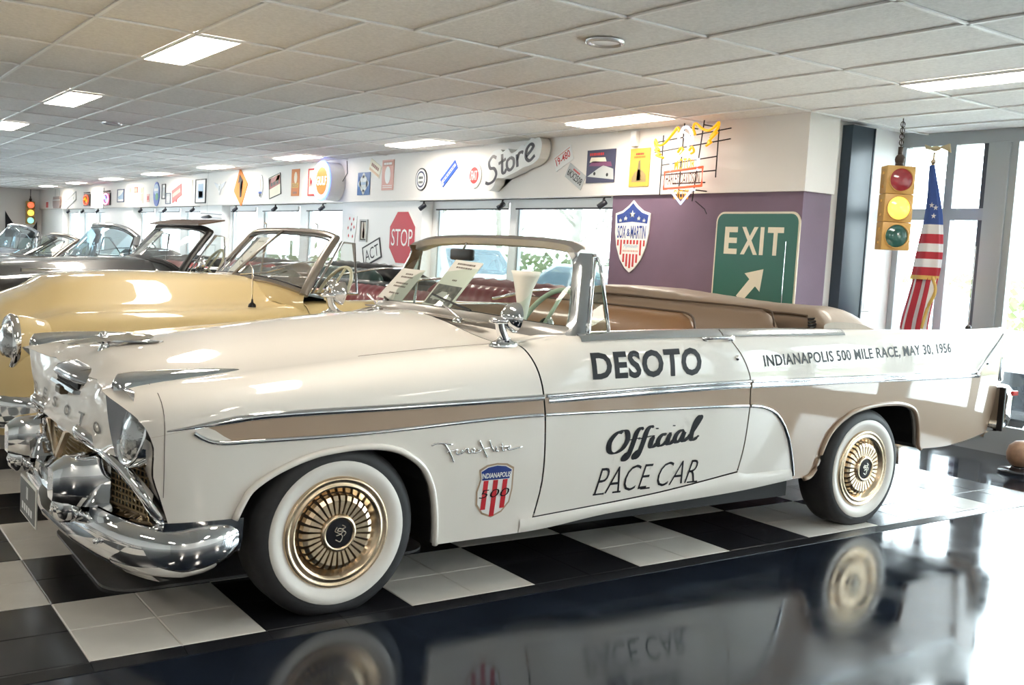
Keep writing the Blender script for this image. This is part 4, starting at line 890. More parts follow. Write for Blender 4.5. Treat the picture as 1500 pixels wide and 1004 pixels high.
# --- things lying on the dash
def bar_line(n):
    """an unreadable line of print: n short blocks in a 1 x 1 box"""
    rn = random.Random(n); x = 0; V = []; Fc = []; ws_ = [rn.uniform(.6, 1.4) for _ in range(n)]; T = sum(ws_)+.25*(n-1)
    for w in ws_: o = len(V); V += [(x/T, .1), ((x+w)/T, .1), ((x+w)/T, .9), (x/T, .9)]; Fc.append((o, o+1, o+2, o+3)); x += w+.25
    return V, Fc
def placard(name, label, b0, b1, t0, t1, art):
    b0, b1, t0, t1 = map(Vector, (b0, b1, t0, t1)); n = (b1-b0).cross(t0-b0).normalized()
    if n.x > 0: n = -n
    c = (b0+b1)/2; t = thing(name, label, 'sign', tuple(c), 'show cards behind windshields')
    def P(u, v, d=0.): return b0.lerp(b1, u).lerp(t0.lerp(t1, u), v)+n*d
    MB().add([P(0, 0), P(1, 0), P(1, 1), P(0, 1), P(0, 0, -.004), P(1, 0, -.004), P(1, 1, -.004), P(0, 1, -.004)], [(0, 1, 2, 3), (7, 6, 5, 4), (0, 4, 5, 1), (1, 5, 6, 2), (2, 6, 7, 3), (3, 7, 4, 0)]).build('card', PAPER, t)
    for kind, u0, v0, u1, v1 in art:
        if kind == 'img':
            MB().add([P(u0, v0, .001), P(u1, v0, .001), P(u1, v1, .001), P(u0, v1, .001)], [(0, 1, 2, 3)]).build('picture', mat('photo_print', (.10, .085, .08), .4, noise=(30, .9)), t)
            car_sil = [(.08, .25), (.2, .25), (.24, .18), (.3, .25), (.66, .25), (.7, .18), (.76, .25), (.92, .28), (.9, .42), (.68, .5), (.58, .66), (.36, .66), (.24, .48), (.1, .42)]
            MB().add([P(u0+(u1-u0)*a, v0+(v1-v0)*b, .0018) for a, b in car_sil], [tuple(range(len(car_sil)))]).build('picture_car', mat('photo_grey', (.55, .53, .5), .4), t)
        else:
            vs, fs = bar_line(kind)
            MB().add([P(u0+(u1-u0)*a, v0+(v1-v0)*b, .001) for a, b in vs], fs).build('print', mat('print_brown', (.12, .08, .05), .5), t)
    return t
pc1 = placard('show_card', 'small printed card leaning left of the larger one behind the white car\'s windshield', (1.93, 1.80, 1.115), (1.93, 1.53, 1.105), (2.03, 1.70, 1.285), (2.03, 1.45, 1.282), [(4, .35, .80, .65, .86), (7, .25, .70, .75, .76), (9, .25, .50, .75, .56), (8, .25, .40, .75, .46), (6, .3, .18, .7, .24)])
pc2 = placard('show_card', 'tall show card with a car picture leaning behind the white car\'s windshield', (1.91, 1.27, 1.108), (1.91, 1.005, 1.098), (2.06, 1.19, 1.352), (2.06, .93, 1.342), [('img', .06, .05, .94, .47), (9, .18, .90, .82, .945), (7, .22, .83, .78, .87), (3, .42, .56, .58, .60)])
# cream flared cone standing by the wheel
cn = MB().lathe([(.018, 0), (.022, .03), (.030, .09), (.042, .16), (.062, .22), (.070, .245), (.066, .246), (.038, .16), (.01, .02)], 20, c=(1.985, .47, 1.075))
cn.v = [(x+.02*math.sin(z*40)*(z-1.07)+.03*(z-1.07), y, z) for x, y, z in cn.v]
tag(seat_origin(cn.build('cream_cone', mat('cream_matt', (.85, .80, .70), .6), smooth=True)), 'cream cone standing on the dash before the steering wheel', 'cone')
# grey drip mat under the nose
dm = []; 
for cx_, cy_, a0 in ((.34, .74, math.pi), (1.5, .74, 1.5*math.pi), (1.5, 1.5, 0), (.34, 1.5, .5*math.pi)): dm += [(cx_+.14*math.cos(a0+q), cy_+.14*math.sin(a0+q)) for q in lin(0, math.pi/2, 7)]
tag(seat_origin(MB().prism(dm, 'z', .001, .012).build('drip_mat', mat('grey_rubber_mat', (.10, .10, .10), .4, noise=(8, .2)))), 'grey rounded drip mat lying on the tiles under the white car\'s nose', 'mat')
# ================================================================== the row of other convertibles behind
CARG = glassmat('car_glass', (.93, .96, .95), .45)
def vintage(name, label, yc, paint, trim, seat_m, wsB, wsT, frame_m, zf_t, zh_t, nose=.5, pil=.045, glass=None, rib=True, back_seat=None, hood_drop=0., dx=0., top_stack=True, mirror=True, wheel_m=None, belt=1.05, hoodonly=True):
    root = thing(name, label, 'car', (dx, yc, 0), 'convertibles parked in a row')
    L = dict(local=True); zf0, zh0 = interp(zf_t), interp(zh_t)
    def sec(x, n=4):
        kh = math.sqrt(max(0, 1-max(0, (nose-x)/(nose-.02))**2)); kf = math.sqrt(max(0, 1-max(0, (.32-x)/.30)**2)); kr = math.sqrt(max(0, 1-max(0, (x-4.8)/.66)**2))
        zf = .56+(zf0(x)-.56)*(.35+.65*kf)*(.5+.5*kr) if x < 1 or x > 4.8 else zf0(x); zh = .60+(zh0(x)-.60)*(.15+.85*kh)*(.45+.55*kr); w = (.58+.42*math.sqrt(max(0, 1-max(0, (.30-x)/.27)**2)))*(.86+.14*kr)
        zh = max(zh, zf-.02) if x < 4 else zh
        pts = [(.84, .26), (.90, .40), (.945, .56), (.95, .70), (.935, zf-.16), (.88, zf-.06), (.80, zf-.012), (.70, zf), (.58, zf+.004+(zh-zf)*.10), (.46, zf+(zh-zf)*.48), (.34, zf+(zh-zf)*.80), (.18, zf+(zh-zf)*.96), (0, zh)]
        return [Vector((x, p.x*w, p.y)) for p in spline([(a, b, 0) for a, b in pts], n)], 7*n
    def loft(xs, part, nm, m):
        h = []
        for x in xs:
            s, k = sec(x)
            if part == 'full': h.append([(p.x, -p.y, p.z) for p in s]+[(p.x, p.y, p.z) for p in s[-2::-1]])
            else: h.append([(p.x, part*p.y, p.z) for p in s[:k+1]]+[(x, part*(s[k].y-.06), s[k].z-.01), (x, part*(s[k].y-.06), .35)])
        b = MB().grid(h)
        if part == 'full' and xs[0] < .1: b.add(h[0], [tuple(range(len(h[0])))])
        if part == 'full' and xs[-1] > 5.3: b.add(h[-1], [tuple(range(len(h[-1])))])
        return b.build(nm, m, root, smooth=True, angle=65, **L)
    loft([.03, .05, .08, .12, .17, .23, .30, .38, .47]+lin(.58, 1.86, 18), 'full', 'front_body', paint)
    for s in (-1, 1):
        loft(lin(1.865, 3.05, 12), s, 'door', paint); loft(lin(3.055, 4.22, 12), s, 'rear_side', paint)
    loft(lin(4.2, 4.8, 6)+lin(4.9, 5.45, 12), 'full', 'rear_body', paint)
    MB().box((.3, -.75, .2), (5.1, .75, .34)).build('chassis', DARK, root, **L); MB().box((1.8, -.84, .34), (4.3, .84, .38)).build('cabin_floor', DARK, root, **L)
    # wheels
    for x in (.92, 4.15):
        for s in (-1, 1):
            t = MB().lathe([(.20, s*.70), (.22, s*.82), (.30, s*.84), (.335, s*.80), (.34, s*.74), (.335, s*.66), (.30, s*.64)], 32, axis='y', c=(x, 0, .34)); t.v = [(a, b, max(c, .001)) for a, b, c in t.v]
            o = t.build('wheel', RUB, root, smooth=True, **L); MB().lathe([(.28, s*.842), (.21, s*.838), (.20, s*.83)], 32, axis='y', c=(x, 0, .34)).build('whitewall', WWALL, o, smooth=True, **L)
            MB().lathe([(.205, s*.82), (.19, s*.845), (.08, s*.86), (.0001, s*.865)], 32, axis='y', c=(x, 0, .34)).build('wheel_cover', CH, o, smooth=True, **L)
    # headlamps, grille, bumper
    for s in (-1, 1):
        c = (.178, s*.80, .765); d = (-1, s*.06, .03)
        h = MB().lathe([(.150, -.025), (.158, -.01), (.160, .008), (.148, .022), (.122, .012)], 32, c=c, d=d).build('headlamp', CH, root, smooth=True, **L)
        MB().lathe([(.153, -.02), (.152, -.06), (.135, -.16), (.09, -.26)], 28, c=c, d=d).build('headlamp_pod', paint, h, smooth=True, **L)
        MB().lathe([(.124, .012), (.10, .034), (.055, .052), (.0001, .058)], 28, c=c, d=d).build('lens', HLENS, h, smooth=True, **L)
    for z, w in ((.62, .62), (.54, .66), (.46, .62)):
        MB().tube(spline([(.16, -w, z), (.05, -w*.75, z), (.0, 0, z), (.05, w*.75, z), (.16, w, z)], 6), .024, 8).build('grille_bar', CH, root, smooth=True, **L)
    MB().box((.10, -.62, .40), (.14, .62, .64)).build('grille_back', DARK, root, **L)
    bpz = [(.62, .97), (.40, .965), (.22, .93), (.08, .80), (-.02, .5), (-.05, 0)]; q = spline([(a, -b, 0) for a, b in bpz], 5); q = q+[Vector((p.x, -p.y, 0)) for p in q[-2::-1]]
    rows = []
    for i, p in enumerate(q):
        n = (Vector((.7, 0, 0))-p).normalized(); rows.append([(p.x+n.x*a, p.y+n.y*a, z) for a, z in ((.10, .50), (.03, .498), (.004, .47), (.0, .43), (.006, .39), (.002, .35), (.02, .31), (.08, .30))])
    b = MB().grid(rows).build('front_bumper', CH, root, smooth=True, **L)
    for s in (-1, 1):
        MB().grid([[(-.05+.10*k*0+.05*(1-kk)-.0, s*.42+w*a, z) for a, kk in ((-1, 0), (-.8, .8), (0, 1.4), (.8, .8), (1, 0))] for z, w, k in ((.30, .05, 1), (.36, .055, 1), (.46, .055, 1), (.56, .05, 1), (.60, .02, 1))]).build('bumper_guard', CH, b, smooth=True, **L)
    # windshield
    WBc = curve3([(a, b, c, d) for a, b, c, d in wsB]); WTc = curve3([(a, b, c, d) for a, b, c, d in wsT]); Z0 = Vector((0, YC, 0))
    def w_(t, v): return Vector(WBc(t)).lerp(Vector(WTc(t)), v)-Z0+Vector((-.012*math.sin(math.pi*v), 0, 0))
    MB().grid([[w_(t, v) for v in lin(0, 1, 5)] for t in lin(-1, 1, 25)]).build('windshield', glass or CARG, root, smooth=True, **L)
    fr = MB(); f1 = [w_(t, 1) for t in lin(-1, 1, 25)]
    fr.tube([p+Vector((.008, 0, .004)) for p in f1], pil*.50, 8, flat=.8); fr.tube([w_(-1, v) for v in lin(-.04, 1, 8)], pil*.62, 8, flat=.7); fr.tube([w_(1, v) for v in lin(-.04, 1, 8)], pil*.62, 8, flat=.7); fr.tube([w_(t, 0) for t in lin(-1, 1, 25)], pil*.36, 6)
    fr.build('windshield_frame', frame_m, root, smooth=True, angle=50, **L)
    MB().grid([[w_(t, -.01), w_(t, 0)+Vector((-.05+.03*abs(t), .03*t, -.05)), w_(t, 0)+Vector((-.08+.06*abs(t), .045*t, -.11))] for t in lin(-1, 1, 25)]).build('cowl', paint, root, smooth=True, **L)
    sl = [w_(t, .06) for t in lin(-.96, .96, 24)]+[w_(.96, v) for v in lin(.06, .94, 6)]+[w_(t, .94) for t in lin(.96, -.96, 24)]+[w_(-.96, v) for v in lin(.94, .06, 6)]
    MB().tube([p-Vector((.006, 0, 0)) for p in sl], .007, 5, closed=True).build('windshield_seal', BLK, root, smooth=True, **L)
    for s in (-1, 1):
        a, t = w_(s, 0), w_(s, 1); o = Vector((pil*.9, 0, 0))
        v = [a+o, t+o+Vector((.0, 0, -.02)), t+o+Vector((.075, s*.015, -.025)), Vector((a.x+.36, a.y+s*.01, a.z+.005))]
        MB().tube(v, .012, 6, closed=True).build('vent_window_frame', CHB if frame_m is not BLK else CH, root, smooth=True, **L); MB().add(v+[p+Vector((0, .003, 0)) for p in v], [(0, 1, 2, 3), (7, 6, 5, 4)]).build('vent_window', GLS, root, **L)
        if mirror:
            m0 = Vector((1.97, s*.885, belt)); mm = MB().tube([m0, m0+Vector((-.02, s*.03, .04)), m0+Vector((.0, s*.04, .075))], .013, 8)
            mo = mm.build('door_mirror', CH, root, smooth=True, **L); MB().lathe([(.0001, .03), (.04, .024), (.062, .004), (.06, -.006), (.0001, -.008)], 20, c=m0+Vector((.02, s*.04, .075)), d=(-1, 0, .05)).build('mirror_head', CH, mo, smooth=True, **L)
    # cabin: dash, wheel, ribbed seats
    MB().grid([[w_(t, 0)+Vector((.03+.2*v, -.04*t, -.02-.03*v)) for v in lin(0, 1, 4)]+[w_(t, 0)+Vector((.23, -.04*t, -.25))] for t in lin(-.98, .98, 15)]).build('dashboard', trim, root, smooth=True, **L)
    c_, d_ = Vector((2.24, -.40, belt+.015)), Vector((-.62, 0, .34)).normalized(); e1 = Vector((0, 1, 0)); e2 = d_.cross(e1).normalized()
    wm = wheel_m or mat('cream_plastic', (.62, .55, .38), .3); sw_ = MB().tube([c_+e1*.205*math.cos(q)+e2*.205*math.sin(q) for q in [2*math.pi*k/32 for k in range(32)]], .013, 8, closed=True).build('steering_wheel', wm, root, smooth=True, **L)
    for q in (.3, math.pi-.3, -math.pi/2): MB().tube([c_+d_*.02, c_+e1*.2*math.cos(q)+e2*.2*math.sin(q)], .009, 6).build('spoke', wm, sw_, smooth=True, **L)
    def sb(nm, x, zt, m, th=.15):
        P = []; n = 61
        for i in range(n):
            u = i/(n-1); y = -.76+1.52*u; e = min(u, 1-u)/.07; r = min(1, e)**.5; rr = .010*abs(math.sin(u*math.pi*14)) if rib else 0
            P.append([(x-.12, y, .55), (x-.09-rr, y, zt-.16), (x-.05-rr, y, zt-.04-.08*(1-r)), (x, y, zt-.09*(1-r)+rr*.5), (x+.06, y, zt-.03-.08*(1-r)), (x+th*.6, y, zt-.16), (x+th*.5, y, .55)])
        g = MB().grid(P); g.add(P[0], [tuple(range(7))]); g.add(P[-1], [tuple(range(7))]); return g.build(nm, m, root, smooth=True, angle=70, **L)
    sb('front_seat_back', 2.92, belt+.05, seat_m); sb('rear_seat_back', 3.72, belt+.09, back_seat or seat_m); MB().box((2.35, -.76, .46), (2.82, .76, .62), ch=.04).build('front_seat_cushion', seat_m, root, smooth=True, **L); MB().box((3.15, -.72, .44), (3.64, .72, .60), ch=.04).build('rear_seat_cushion', back_seat or seat_m, root, smooth=True, **L)
    if top_stack:
        P = []
        for i, y in enumerate(lin(-.84, .84, 30)):
            e = min(i, 29-i)/3; r = min(1, e)**.5; w = .008*math.sin(i*1.9)
            P.append([(3.84, y, belt-.02), (3.82, y, belt+.05*r), (3.88, y, belt+.13*r+w), (4.02, y, belt+.14*r-w), (4.2, y, belt+.09*r+w), (4.34, y, belt-.0), (4.36, y, belt-.04)])
        g = MB().grid(P); g.add(P[0], [tuple(range(7))]); g.add(P[-1], [tuple(range(7))]); g.build('folded_roof', top_stack if not isinstance(top_stack, bool) else BLK, root, smooth=True, **L)
        for s in (-1, 1): MB().tube([(3.30, s*.80, belt+.03), (3.65, s*.81, belt+.10), (4.0, s*.80, belt+.12)], .012, 6).build('roof_hinge', CH, root, smooth=True, **L)
    return root, w_
YEL = mat('yellow_car_paint', (.74, .57, .28), .5, coat=1., spec=.35); BLKP = mat('black_car_paint', (.012, .012, .014), .4, coat=1.); GREYF = mat('grey_window_frame', (.33, .30, .27), .3, metal=.8)
MAR = mat('maroon_leather', (.19, .025, .035), .4, coat=.2); GREENL = mat('green_leather', (.03, .065, .06), .4, coat=.2); REDL = mat('red_leather', (.45, .03, .03), .4, coat=.2)
SILV = mat('silver_car_paint', (.40, .42, .45), .25, metal=.5, coat=1.); DGR = mat('dark_grey_paint', (.06, .065, .07), .22, coat=1.)
zf_y = [(.0, .90), (.27, .885), (.48, .935), (1.04, .958), (1.54, .978), (2.0, 1.03), (3.0, 1.05), (4.3, 1.05), (5.4, .98)]
zh_y = [(.0, 1.02), (.36, 1.04), (.47, 1.095), (.63, 1.130), (1.04, 1.158), (1.6, 1.160), (1.75, 1.15), (1.9, 1.11), (4.2, 1.06), (5.4, .95)]
wsB_y = [(0, 0, 1.70, 1.150), (.5, .46, 1.75, 1.135), (.8, .72, 1.80, 1.108), (1, .84, 1.845, 1.082)]
wsT_y = [(0, 0, 2.06, 1.475), (.5, .40, 2.07, 1.468), (.8, .63, 2.08, 1.455), (1, .735, 2.09, 1.435)]
yel, wy = vintage('convertible_car', 'yellow convertible with rounded fenders behind the white pace car', 3.45, YEL, GREENL, MAR, wsB_y, wsT_y, GREYF, zf_y, zh_y, pil=.055, glass=CARG, top_stack=mat('maroon_cover', (.16, .035, .045), .45))
for y0, lbl in ((0, 0),):
    a = MB().lathe([(.026, 0), (.022, .018), (.008, .03), (.005, .05)], 12, c=(1.56, -.70, .978)); ao = a.build('aerial', BLK, yel, smooth=True, local=True); MB().tube([(1.56, -.70, 1.02), (1.555, -.70, 1.22), (1.535, -.69, 1.255)], .005, 6).build('aerial_rod', CH, ao, smooth=True, local=True)
for s in (-.45, .45): MB().tube([(2.09, s, 1.475), (2.10, s+.02, 1.52), (2.085, s+.03, 1.535)], .005, 6).build('roof_latch', CH, yel, local=True)
MB().tube([w_ + Vector((-.02, 0, 0)) for w_ in [wy(0, v) for v in lin(0, 1, 5)]], .010, 6).build('windshield_divider', GREYF, yel, smooth=True, local=True)
for s in (-1, 1): MB().tube([wy(s*.12, .02)+Vector((-.02, 0, .01)), wy(s*.45, .16)+Vector((-.022, 0, 0)), wy(s*.62, .30)+Vector((-.022, 0, 0))], .006, 6).build('wiper', CH, yel, local=True)
blk, wb = vintage('convertible_car', 'black convertible with upright framed windshield beyond the yellow car', 5.95, BLKP, BLK, GREENL, [(0, 0, 1.72, 1.195), (.5, .46, 1.76, 1.175), (.8, .70, 1.80, 1.145), (1, .83, 1.85, 1.09)], [(0, 0, 2.04, 1.485), (.5, .42, 2.06, 1.48), (.8, .66, 2.08, 1.468), (1, .77, 2.10, 1.44)], BLK, [(.0, .98), (.5, 1.0), (.8, 1.03), (1.5, 1.08), (2.0, 1.09), (3.0, 1.10), (4.3, 1.09), (5.4, 1.0)], [(.0, 1.02), (.6, 1.115), (1.14, 1.165), (1.7, 1.195), (1.9, 1.19), (4.2, 1.09), (5.4, .97)], pil=.06, glass=CARG, belt=1.10)
MB().add([(2.02, -.72, 1.495), (2.02, .72, 1.495), (2.24, .74, 1.545), (2.24, -.74, 1.545), (2.02, -.72, 1.51), (2.02, .72, 1.51), (2.24, .74, 1.558), (2.24, -.74, 1.558)], [(0, 1, 2, 3), (7, 6, 5, 4), (0, 3, 7, 4), (1, 5, 6, 2), (0, 4, 5, 1), (3, 2, 6, 7)]).build('sun_visor', mat('visor_brown', (.16, .11, .085), .5), blk, local=True)
MB().grid([[(.66+.33*u, -.72+.03*a*(1-u*.6), 1.055+.025*u+.028*b*(1-.7*u)) for a, b in ((-1, 0), (-.6, .8), (0, 1), (.6, .8), (1, 0))] for u in lin(0, 1, 8)]).build('fender_ornament', CH, blk, smooth=True, local=True)
MB().tube([(.2, -.955, .86), (1.0, -.955, .90)], .010, 6).build('side_moulding', CH, blk, local=True)
GLB = glassmat('blue_tint_glass', (.66, .85, .93), .5)
flat_zf = [(.0, .92), (.5, .95), (1.5, 1.0), (2.0, 1.05), (4.3, 1.05), (5.4, 1.0)]; flat_zh = [(.0, .95), (.6, 1.03), (1.6, 1.09), (1.9, 1.09), (4.2, 1.05), (5.4, .95)]
c3, w3 = vintage('convertible_car', 'dark grey convertible with arched blue-tinted windshield, third along the row', 8.45, DGR, GREENL, REDL, [(0, 0, 1.66, 1.10), (.5, .46, 1.74, 1.10), (.8, .74, 1.90, 1.09), (1, .88, 2.12, 1.085)], [(0, 0, 1.98, 1.475), (.5, .42, 2.02, 1.47), (.8, .68, 2.09, 1.44), (1, .82, 2.17, 1.36)], SILV, flat_zf, flat_zh, pil=.06, glass=GLB, belt=1.06, wheel_m=mat('maroon_plastic', (.10, .015, .03), .3), back_seat=REDL)
c4, w4 = vintage('convertible_car', 'low dark convertible with steeply raked windshield, fourth along the row', 10.95, DGR, BLK, BLK, [(0, 0, 1.50, 1.04), (.5, .46, 1.58, 1.04), (.8, .70, 1.72, 1.04), (1, .80, 1.86, 1.04)], [(0, 0, 2.02, 1.335), (.5, .40, 2.05, 1.33), (.8, .60, 2.10, 1.31), (1, .68, 2.16, 1.275)], GREYF, [(a, b-.04) for a, b in flat_zf], [(a, b-.05) for a, b in flat_zh], pil=.05, glass=CARG, belt=1.01)
c5, w5 = vintage('convertible_car', 'pale silver convertible with wraparound windshield at the far end of the row', 13.45, SILV, GREENL, BLK, [(0, 0, 1.60, 1.08), (.5, .46, 1.68, 1.08), (.8, .74, 1.84, 1.07), (1, .88, 2.08, 1.06)], [(0, 0, 1.90, 1.43), (.5, .42, 1.94, 1.42), (.8, .68, 2.02, 1.40), (1, .82, 2.12, 1.33)], SILV, flat_zf, flat_zh, pil=.06, glass=GLB, belt=1.06)
# show cards behind the windshields of the yellow and black cars
def card_on(w_, yc, t0, t1, v0, v1, nm, lb, art):
    o = Vector((.03, yc, 0)); return placard(nm, lb, w_(t1, v0)+o, w_(t0, v0)+o, w_(t1+.10, v1)+o, w_(t0+.10, v1)+o, art)
card_on(wy, 3.45, .20, .46, .05, .86, 'show_card', 'long cream show card leaning behind the yellow car\'s windshield', [(7, .2, .86, .8, .90), (3, .4, .55, .6, .60), (6, .25, .30, .75, .34)])
card_on(wb, 5.95, .25, .55, .05, .86, 'show_card', 'grey show card leaning behind the black car\'s windshield', [('img', .1, .08, .9, .5), (7, .2, .75, .8, .82)])
# ================================================================== signs and things on the walls
class Sign:
    """flat things on a wall that faces -x; u runs to the viewer's right (towards -y), v up"""
    def __init__(s, name, label, cat, y, z, rot=0, x=XW-.031, group=None):
        s.t = thing(name, label, cat, (x, y, z), group); s.x, s.y, s.z, s.c, s.s = x, y, z, math.cos(rot), math.sin(rot)
    def P(s, u, v, d=0.): return (s.x-d, s.y-(u*s.c-v*s.s), s.z+u*s.s+v*s.c)
    def poly(s, part, pts, d0, d1, m, parent=None, smooth=False):
        b = MB().prism([(u, v) for u, v in pts], 'x', 0, 1); b.v = [s.P(p[1], p[2], d0+(d1-d0)*p[0]) for p in b.v]; return b.build(part, m, parent or s.t, smooth=smooth)
    def rect(s, part, u0, v0, u1, v1, d0, d1, m, parent=None): return s.poly(part, [(u0, v0), (u1, v0), (u1, v1), (u0, v1)], d0, d1, m, parent)
    def rrect(s, part, w, h, r, d0, d1, m, parent=None):
        p = []
        for cx, cy, a in ((w/2-r, h/2-r, 0), (-w/2+r, h/2-r, 90), (-w/2+r, -h/2+r, 180), (w/2-r, -h/2+r, 270)): p += [(cx+r*math.cos(math.radians(a+k*15)), cy+r*math.sin(math.radians(a+k*15))) for k in range(7)]
        return s.poly(part, p, d0, d1, m, parent)
    def disc(s, part, r, d0, d1, m, ry=None, c=(0, 0), parent=None, n=36): return s.poly(part, [(c[0]+r*math.cos(2*math.pi*k/n), c[1]+(ry or r)*math.sin(2*math.pi*k/n)) for k in range(n)], d0, d1, m, parent)
    def text(s, part, txt, u0, v0, w, h, d, m, parent=None, **k):
        if isinstance(txt, int): vs, fs = bar_line(txt); vs = [(a*w, b*h) for a, b in vs]
        else: vs, fs = fit_text(txt, w, h, **k)
        return MB().add([s.P(u0+a, v0+b, d) for a, b in vs], fs).build(part, m, parent or s.t)
    def frame(s, part, w, h, t, d0, d1, m):
        b = MB()
        for u0, v0, u1, v1 in ((-w/2, -h/2, w/2, -h/2+t), (-w/2, h/2-t, w/2, h/2), (-w/2, -h/2+t, -w/2+t, h/2-t), (w/2-t, -h/2+t, w/2, h/2-t)):
            q = MB().prism([(u0, v0), (u1, v0), (u1, v1), (u0, v1)], 'x', 0, 1); q.v = [s.P(p[1], p[2], d0+(d1-d0)*p[0]) for p in q.v]; b.add(q.v, q.f)
        return b.build(part, m, s.t)
    def tube(s, part, pts, r, m, parent=None, closed=False): return MB().tube([s.P(*p) for p in pts], r, 8, closed=closed).build(part, m, parent or s.t, smooth=True)
def cm(n, c=(.5, .5, .5), r=.45, **k): return mat('ink_'+n, c, r, **k)
cW, cR, cB, cK, cY, cO, cG, cT, cN = cm('white', (.82, .82, .80)), cm('red', (.58, .03, .03)), cm('blue', (.03, .09, .40)), cm('black', (.015, .015, .018)), cm('yellow', (.60, .36, .05)), cm('orange', (.55, .16, .02)), cm('green', (.0, .16, .10), .3), cm('tan', (.62, .40, .24)), cm('brown', (.30, .13, .09))
cGy, cPk, cCr, cLb = cm('grey', (.50, .52, .52)), cm('pink', (.70, .38, .32)), cm('cream', (.80, .73, .58)), cm('lightblue', (.30, .45, .62))
def neon(n, c, e): return mat('neon_'+n, tuple(q*.45 for q in c), .4, emit=c, es=e)
NY, NW, NR, NB = neon('yellow', (1, .36, .0), .62), neon('white', (.62, .74, 1), .7), neon('red', (1, .10, .04), .8), neon('blue', (.12, .2, 1), 2)
# --- green EXIT road sign on the purple wall
g = Sign('exit_sign', 'large green EXIT road sign with a white arrow on the purple wall', 'road sign', 2.55, 1.285, x=XW-.001)
g.rrect('panel_edge', .92, 1.20, .09, 0, .012, cCr); g.rrect('panel', .885, 1.165, .075, .012, .016, mat('sign_green', (.0, .105, .068), .4))
for ch, u, w in (('E', -.345, .15), ('X', -.155, .19), ('I', .055, .042), ('T', .135, .17)): g.text('letter', ch, u, .235, w, .235, .0175, cCr, bold=.03)
ao_ = g.poly('arrow', [(.093, -.073), (.118, .118), (-.085, .075)], .0165, .018, cCr); g.poly('arrow_shaft', [(-.164, -.122), (-.098, -.171), (.05, -.02), (-.02, .035)], .0165, .0178, cCr, ao_)
# --- red white and blue shield
g = Sign('shield_sign', 'red white and blue shield sign with stars on the purple wall', 'sign', 4.12, 1.65, x=XW-.001)
def sh(w, h): return [(0, h*.5), (w*.12, h*.43), (w*.30, h*.355), (w*.5, h*.32), (w*.485, h*.05), (w*.42, -.15*h), (w*.30, -.32*h), (w*.14, -.44*h), (0, -.5*h), (-w*.14, -.44*h), (-w*.30, -.32*h), (-w*.42, -.15*h), (-w*.485, h*.05), (-w*.5, h*.32), (-w*.30, h*.355), (-w*.12, h*.43)]
g.poly('panel', sh(.50, .70), 0, .012, cW); q = sh(.455, .645)
g.poly('blue_field', [q[0], q[1], q[2], q[3], (.215, .125), (.1, .135), (0, .142), (-.1, .135), (-.215, .125)]+[q[13], q[14], q[15]], .012, .0135, mat('shield_blue', (.02, .05, .28), .4))
for u, v, r in ((0, .215, .04), (-.095, .175, .026), (.095, .175, .026), (-.17, .155, .022), (.17, .155, .022)):
    g.poly('star', [(u+(r if k % 2 == 0 else r*.4)*math.sin(k*math.pi/5), v+(r if k % 2 == 0 else r*.4)*math.cos(k*math.pi/5)) for k in range(10)], .0135, .015, cW)
g.text('lettering', 'SOX', -.205, -.02, .125, .125, .0135, mat('shield_blue'), bold=.02); g.text('lettering', '&', -.068, .0, .05, .075, .0135, mat('shield_blue'), bold=.02); g.text('lettering', 'MARTIN', -.01, -.02, .215, .125, .0135, mat('shield_blue'), bold=.02)
lo = interp([(0, -.32), (.06, -.30), (.13, -.21), (.19, -.10), (.21, -.04)])
for k in range(-4, 5):
    u = k*.047
    if abs(u) < .20:
        v0 = lo(abs(u))+.012
        if abs(k) <= 2:
            g.rect('stripe', u-.013, v0, u+.013, -.17, .012, .0135, cR); g.rect('stripe', u-.013, -.075, u+.013, -.035, .012, .0135, cR)
        elif v0 < -.05: g.rect('stripe', u-.011, v0, u+.011, -.035, .012, .0135, cR)
g.text('script', 'Plymouth', -.10, -.12, .20, .045, .0135, cLb, shear=.25); g.text('lettering', 9, -.11, -.152, .22, .02, .0135, cPk)
# --- neon eagle sign standing off the wall
g = Sign('neon_sign', 'lit neon eagle sign with yellow wings and a red name bar', 'neon sign', 3.20, 2.325, x=XW-.032); D = .17
for a in ([(-.46, .18, D), (.46, .25, D)], [(-.46, .09, D), (.46, .16, D)], [(-.36, .24, D), (-.36, -.30, D)], [(.32, .30, D), (.32, -.16, D)], [(-.10, .33, D), (-.12, -.36, D)], [(.14, .34, D), (.06, -.36, D)], [(-.36, -.03, D), (.32, .02, D)], [(-.36, -.12, D), (.32, -.10, D)], [(-.2, -.20, D), (.2, -.20, D)], [(-.10, .30, D), (-.10, .30, 0)], [(.14, .30, D), (.14, .30, 0)], [(.06, -.26, D), (.06, -.26, 0)], [(-.12, -.26, D), (-.12, -.26, 0)]): g.tube('frame_bar', a, .0055, cK)
N = D+.04
def sp2(p): return [(q.x, q.y, N) for q in spline([(a, b, 0) for a, b in p], 5)]
g.tube('wing_tube', sp2([(-.12, .25), (-.14, .29), (-.20, .24), (-.30, .16), (-.38, .15), (-.42, .20), (-.42, .15), (-.36, .10), (-.42, .11), (-.34, .06), (-.40, .06), (-.30, .03)]), .012, NY)
g.tube('wing_tube', sp2([(.08, .21), (.05, .28), (.08, .31), (.16, .26), (.24, .24), (.31, .27), (.35, .30), (.34, .25), (.26, .18), (.34, .22), (.24, .14), (.28, .14), (.22, .11)]), .012, NY)
g.tube('head_tube', sp2([(-.13, .12), (-.12, .20), (-.07, .28), (-.01, .28), (.04, .22), (.05, .14)]), .013, NW)
for p in ([(-.07, .25), (.01, .20), (-.05, .20), (.02, .15), (-.04, .16), (.01, .11)],): g.tube('head_tube', sp2(p), .010, NW)
